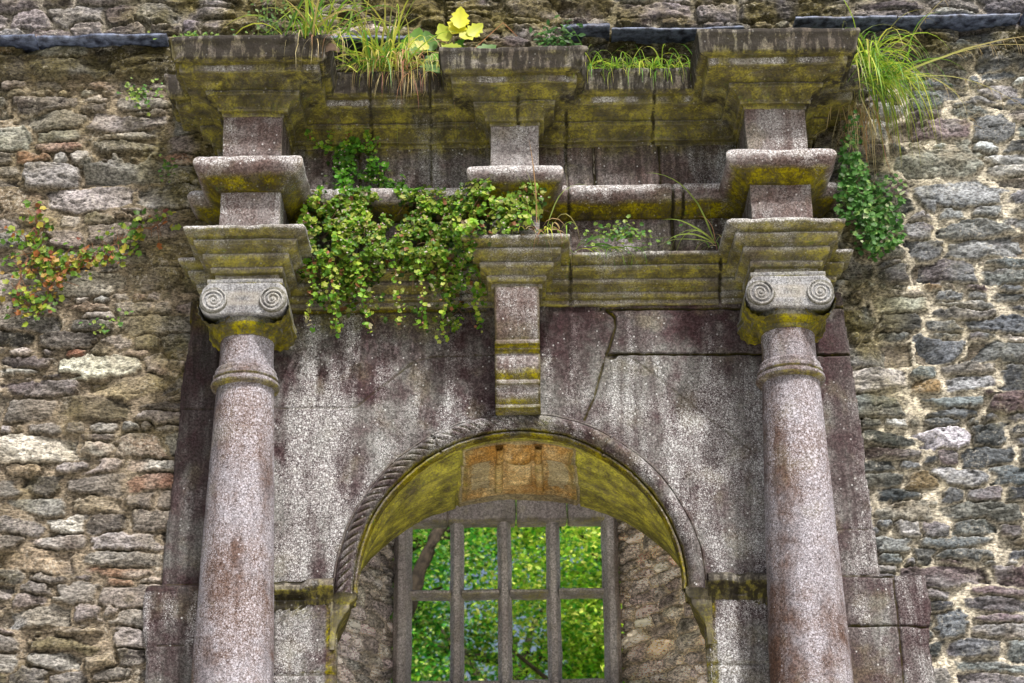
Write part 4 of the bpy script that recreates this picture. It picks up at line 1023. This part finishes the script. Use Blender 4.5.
    for i in range(26):
        pl.blade((-.32 + r.normal(0, .05), -.33, 6.42 + r.normal(0, .02)), -PI / 2 + r.uniform(-1.3, 1.3), r.uniform(-.6, 1.1), r.uniform(.05, .16), .005, 2.5, pick([(.5, .55, .1), (.6, .35, .2), (.3, .4, .08)], [2, 1, 2], 1, r)[0])
    pl.done('big_leaves')
centre_clump()
def misc_plants():
    pl = Plant('grass_tuft', (-.93, -.3, 6.4), 'grass clump rising from the right end of the left cornice block, with pale dead leaf', 'plant', 37)
    pl.tuft((-.96, -.62, 6.38), 64, .50, .012, az0=-PI / 2, azs=2.6, droop=(.1, 1.6), el=(.8, 1.5), pal=GR + [(.5, .42, .16)], dx=.07, dy=.03)
    pl.tuft((-.92, -.60, 6.38), 18, .30, .006, az0=-PI / 2, azs=1.6, droop=(2, 4), el=(.2, 1.2), pal=DRY, dx=.06, dy=.02)
    T, S = np.meshgrid(np.linspace(0, 1, 10), np.linspace(-1, 1, 6), indexing='ij'); w = .030 * np.sin(PI * np.clip(T, .05, .97)) ** .6
    V = np.stack([-1.04 + .20 * T, -.60 + .02 * S * S - .03 * T, 6.44 - .13 * T + S * w + .02 * np.sin(T * 9)], -1); V = jitter(V, .006, 30, .006, 9)
    mk('dead_leaf', V.reshape(-1, 3), grid_faces(10, 6), M_leaf, pl.root, True, np.tile([.55, .40, .34], (60, 1)) * pl.r.uniform(.7, 1.1, (60, 1)))
    pl.done()
    pl = Plant('grass_tuft', (.67, -.22, 6.42), 'fine green grass fringe along the right bay cornice', 'plant', 38)
    for x in np.linspace(.33, 1.0, 12): pl.tuft((x, -.26, 6.39), 20, .20 if x > .42 else .28, .0065, az0=-PI / 2, azs=2.4, droop=(.5, 3), el=(.3, 1.5), dx=.03, dy=.02, pal=GR, wts=[3, 2, 3, 1])
    pl.done()
    pl = Plant('leafy_weed', (.22, -.38, 6.43), 'small dark green ferny weed on the centre cornice top', 'plant', 39)
    r = pl.r; n = 130; P = np.stack([.22 + r.normal(0, .06, n), -.46 + r.normal(0, .02, n), 6.45 + r.normal(0, .045, n)], -1)
    pl.leaves(P, np.stack([r.normal(0, .5, n), -np.ones(n), .5 + r.normal(0, .4, n)], -1), r.uniform(.02, .045, n), pick([(.04, .13, .03), (.08, .20, .04)], [1, 1], n, r), PTD)
    for p in P[::5]: pl.stem([(.2, -.38, 6.40), p], .002, .001, (.1, .12, .03))
    pl.done()
    pl = Plant('leafy_weed', (-1.18, -.1, 6.7), 'small upright weed above the left cornice block', 'plant', 40)
    r = pl.r
    for q in ((-1.20, .10), (-1.16, .06), (-1.11, -.03), (-1.24, .0)):
        pl.stem([(q[0], -.58, 6.38), (q[0] + .0, -.60, 6.56 + q[1])], .003, .002, (.18, .2, .05))
    n = 150; P = np.stack([-1.18 + r.normal(0, .045, n), -.60 + r.normal(0, .02, n), r.uniform(6.40, 6.64, n)], -1)
    pl.leaves(P, np.stack([r.normal(0, .5, n), -np.ones(n), .3 + r.normal(0, .4, n)], -1), r.uniform(.012, .03, n), pick([(.10, .22, .05), (.18, .28, .07)], [1, 1], n, r), PTD)
    pl.done()
    for i, (x, y, z, n, lab, sx, sz) in enumerate(((-1.52, -.60, 6.41, 60, 'low green rosette on the left cornice block top', .08, .014), (-1.90, -.06, 6.41, 70, 'tiny leafy seedling under the left slate ledge', .05, .035), (.52, -.2, 5.52, 120, 'dark low herb on the ledge of the right bay', .10, .03), (-1.75, -.04, 5.98, 26, 'lone sprig on the rubble left of the round moulding moulding', .03, .03), (-2.0, -.03, 5.15, 24, 'few small leaves on the left rubble below the orange creeper', .05, .04))):
        pl = Plant('leafy_weed', (x, y, z), lab, 'plant', 50 + i); r = pl.r
        P = np.stack([x + r.normal(0, sx, n), y + r.normal(0, .012, n) - .01, z + r.normal(0, sz, n)], -1)
        pl.leaves(P, np.stack([r.normal(0, .5, n), -np.ones(n), .5 + r.normal(0, .4, n)], -1), r.uniform(.012, .028, n), pick([(.10, .26, .05), (.22, .36, .07), (.3, .4, .08)], [2, 2, 1], n, r))
        for p in P[::6]: pl.stem([(x, y + .01, z - .02), p], .0015, .001, (.12, .14, .04))
        pl.done()
    pl = Plant('grass_tuft', (.16, -.3, 5.45), 'few tall green and straw blades beside the centre torus block', 'plant', 41)
    for (x, y, z, az, el, L, d, c) in ((.10, -.44, 5.47, PI / 2, 1.45, .52, .1, (.45, .28, .14)), (.08, -.43, 5.46, 2.6, 1.4, .34, .3, (.35, .45, .10)), (.15, -.42, 5.46, .2, 1.35, .36, 1.2, (.30, .40, .10)), (.17, -.42, 5.45, .4, 1.2, .30, 2.0, (.45, .42, .16)),
                                       (.09, -.43, 5.46, 3.0, 1.2, .25, 1.4, (.28, .42, .08)), (.13, -.42, 5.46, -.3, 1.3, .28, 3.4, (.5, .35, .2)), (.16, -.42, 5.44, -.2, .4, .30, 3.6, (.45, .36, .2)), (.11, -.43, 5.47, 1.2, 1.5, .30, .5, (.40, .48, .12))):
        pl.blade((x, y, z), az, el, L, .009, d, c)
    for i in range(22): pl.blade((.14 + pl.r.normal(0, .05), -.41, 5.45), pl.r.uniform(-PI, PI), pl.r.uniform(-.2, 1.3), pl.r.uniform(.06, .18), .006, 2.2, pick(GR + DRY, [2, 2, 1, 2, 1, 1, 1, 1], 1, pl.r)[0])
    pl.done()
    pl = Plant('grass_tuft', (.5, -.2, 5.46), 'soft wide green blades lying over the right bay ledge', 'plant', 42)
    for (x, az, el, L, d) in ((.30, .1, .8, .34, 1.0), (.33, .0, 1.0, .28, 1.6), (.36, .2, .5, .30, 1.5), (.42, PI, .9, .2, 1.6), (.34, .3, .35, .22, .8)): pl.blade((x, -.19, 5.46), az, el, L, .012, d, (.16, .33, .07))
    for i in range(26): pl.blade((.48 + pl.r.normal(0, .10), -.18, 5.45), pl.r.choice([0, PI]) + pl.r.normal(0, .4), pl.r.uniform(.1, .9), pl.r.uniform(.08, .2), .006, 2., pick(GR, [3, 2, 2, 1], 1, pl.r)[0])
    pl.done()
    pl = Plant('grass_tuft', (.98, -.2, 5.46), 'tall thin grass blades against the left side of the right block', 'plant', 43)
    for (az, el, L, d, w) in ((2.9, 1.35, .55, .5, .011), (PI, .65, .36, .9, .014), (PI, .9, .30, .4, .012), (2.8, 1.2, .42, 1.6, .009), (3.3, .3, .34, .4, .008), (.2, 1.2, .2, 2.0, .006), (3.0, 1.5, .40, .2, .010), (3.2, 1.0, .48, 2.6, .006)):
        pl.blade((.965, -.22, 5.45), az, el, L, w, d, (.33, .44, .10), (.28, .40, .08), 12)
    pl.tuft((.965, -.22, 5.45), 10, .18, .005, azs=PI, pal=GR + DRY, dx=.02)
    pl.done()
misc_plants()

# ------------------------------------------------------------------ trees behind the window
def tree(name, base, ch, rx, rz, nleaf, lsize, pal, wts, label, seed, limbs=()):
    r = np.random.default_rng(seed); bx, by = base
    root = empty(name, (bx, by, 0), label, 'tree', 'trees behind the ruined wall')
    m = MB(); c = np.array([bx, by, ch])
    tp = np.array([(bx, by, -.1), (bx + .1, by, ch * .35), (bx - .05, by + .1, ch * .7), (bx + .05, by, ch)]); tp = resample(tp, .3)
    V, F = ring_sweep(tp, np.linspace(.26, .10, len(tp)) * (1 + .1 * r.normal(size=len(tp))), 12); m.add(V, F)
    ends = []
    for i in range(12):
        t = r.uniform(.35, 1.); p = tp[int(t * (len(tp) - 1))]; a = r.uniform(0, 2 * PI)
        e = c + np.array([math.cos(a) * rx, math.sin(a) * rx, r.uniform(-.5, .8) * rz]) * r.uniform(.55, .9)
        mid_ = (p + e) / 2 + r.normal(0, .2, 3) + [0, 0, .15]; q = resample([p, mid_, e], .25); V, F = ring_sweep(q, np.linspace(.08, .015, len(q)), 7); m.add(V, F); ends.append(q)
    for a in limbs:
        q = resample(a[0], .1); V, F = ring_sweep(q + r.normal(0, .008, q.shape), np.linspace(a[1], a[2], len(q)), 9); m.add(V, F)
    m.build('trunk', M_bark, root)
    nc = nleaf // 110
    d = r.normal(size=(nc, 3)); d /= np.linalg.norm(d, axis=1)[:, None]
    rr = r.uniform(.2, 1.05, nc) ** .6; cc = c + d * rr[:, None] * [rx, rx, rz]
    cc = cc[(fbm(cc[:, 0], cc[:, 1], cc[:, 2], 1.3, 2) > -.22)]; nc = len(cc)
    P = np.repeat(cc, 110, 0); n = len(P)
    off = r.normal(size=(n, 3)) * [.21, .21, .13]; P = P + off
    tone = np.repeat(r.uniform(.35, 1.7, nc), 110)
    col = pick(pal, wts, n, r) * tone[:, None]
    nr = r.normal(size=(n, 3)) * .6 + [0, -.25, .9]
    V, F, cA = scatter(P, nr, r.uniform(.7, 1.25, n) * lsize, col, *PTD, r)
    mk('crown', V, F, M_tree, root, True, cA)
PT = [(.05, .28, .04), (.15, .50, .06), (.40, .70, .07), (.80, .88, .30)]
tree('broadleaf_tree', (-2.9, 10.0), 7.2, 2.7, 2.6, 105000, .064, PT, [3, 4, 3.5, 2.5], 'leafy green tree filling the left window lights, with dark leaning branch', 61,
     limbs=[([(-2.9, 10.0, 4.2), (-1.6, 8.2, 4.9), (-.96, 7.4, 5.55), (-.84, 7.35, 5.95), (-.70, 7.4, 6.24), (-.45, 7.6, 6.7)], .14, .04)])
tree('broadleaf_tree', (2.2, 10.5), 6.6, 2.9, 2.8, 110000, .064, [(.08, .32, .04), (.26, .58, .06), (.55, .78, .08), (.78, .86, .18)], [2, 3, 4, 3.5], 'brighter yellow green tree filling the right window lights', 62)
tree('broadleaf_tree', (-.2, 15.0), 7.0, 3.6, 3.4, 70000, .085, PT, [4, 4, 2, 1], 'further green tree seen in the middle window lights behind the others', 63)

# ------------------------------------------------------------------ ground
def sheet(name, x0, x1, y0, y1, z, mat, n=40):
    X, Y = np.meshgrid(np.linspace(x0, x1, n), np.linspace(y0, y1, n), indexing='ij')
    o = mk(name, np.stack([X, Y, np.full(X.shape, z)], -1).reshape(-1, 3), grid_faces(n, n), mat); o['kind'] = 'structure'
sheet('ground', -300, 300, -300, 300, 0., M_turf, 30)
sheet('bounce_forecourt', -14, 14, -16, 1.4, .004, M_bounce, 30)  # unseen pale sheet added to bounce light into soffits and reveals
sheet('path', -9, 9, 1.7, 8, .004, M_bounce, 30)  # another unseen pale sheet, added to bounce light through the window from behind

# ------------------------------------------------------------------ camera, light, sky
cam = bpy.data.cameras.new('camera'); co = bpy.data.objects.new('camera', cam); COL.objects.link(co)
cam.sensor_width = 36; cam.lens = 36 * 1900 / 1024; cam.clip_end = 2000
cam.dof.use_dof = True; cam.dof.focus_distance = 9.1; cam.dof.aperture_fstop = 4.0
from mathutils import Matrix
co.matrix_world = Matrix.Translation((0, -8.6, 1.6)) @ Matrix.Rotation(math.radians(.17), 4, 'Z') @ Matrix.Rotation(math.radians(90 + 21.8), 4, 'X') @ Matrix.Rotation(math.radians(-.7), 4, 'Z')
scene.camera = co
SE, SA = math.radians(54), math.radians(26)      # elevation; azimuth to the right of straight in front
L = bpy.data.lights.new('sun', 'SUN'); L.energy = 5.0; L.angle = math.radians(2.5); L.color = (1., .945, .86)
lo = bpy.data.objects.new('sun', L); COL.objects.link(lo)
from mathutils import Vector
sd = Vector((math.sin(SA) * math.cos(SE), -math.cos(SA) * math.cos(SE), math.sin(SE)))
lo.rotation_euler = sd.to_track_quat('Z', 'Y').to_euler(); lo.location = (3, -6, 9)
w = bpy.data.worlds.new('World'); scene.world = w; w.use_nodes = True
nt = w.node_tree; bg = nt.nodes['Background']
sky = nt.nodes.new('ShaderNodeTexSky'); sky.sky_type = 'NISHITA'; sky.sun_disc = False
sky.sun_elevation = SE; sky.sun_rotation = math.atan2(sd.x, sd.y)
sky.air_density = 1.; sky.dust_density = 8.; sky.ozone_density = 1.
nt.links.new(sky.outputs[0], bg.inputs[0]); bg.inputs[1].default_value = .15
scene.view_settings.view_transform = 'Standard'; scene.view_settings.look = 'None'; scene.view_settings.exposure = 0
scene.cycles.use_denoising = True
scene.cycles.max_bounces = 8; scene.cycles.diffuse_bounces = 6
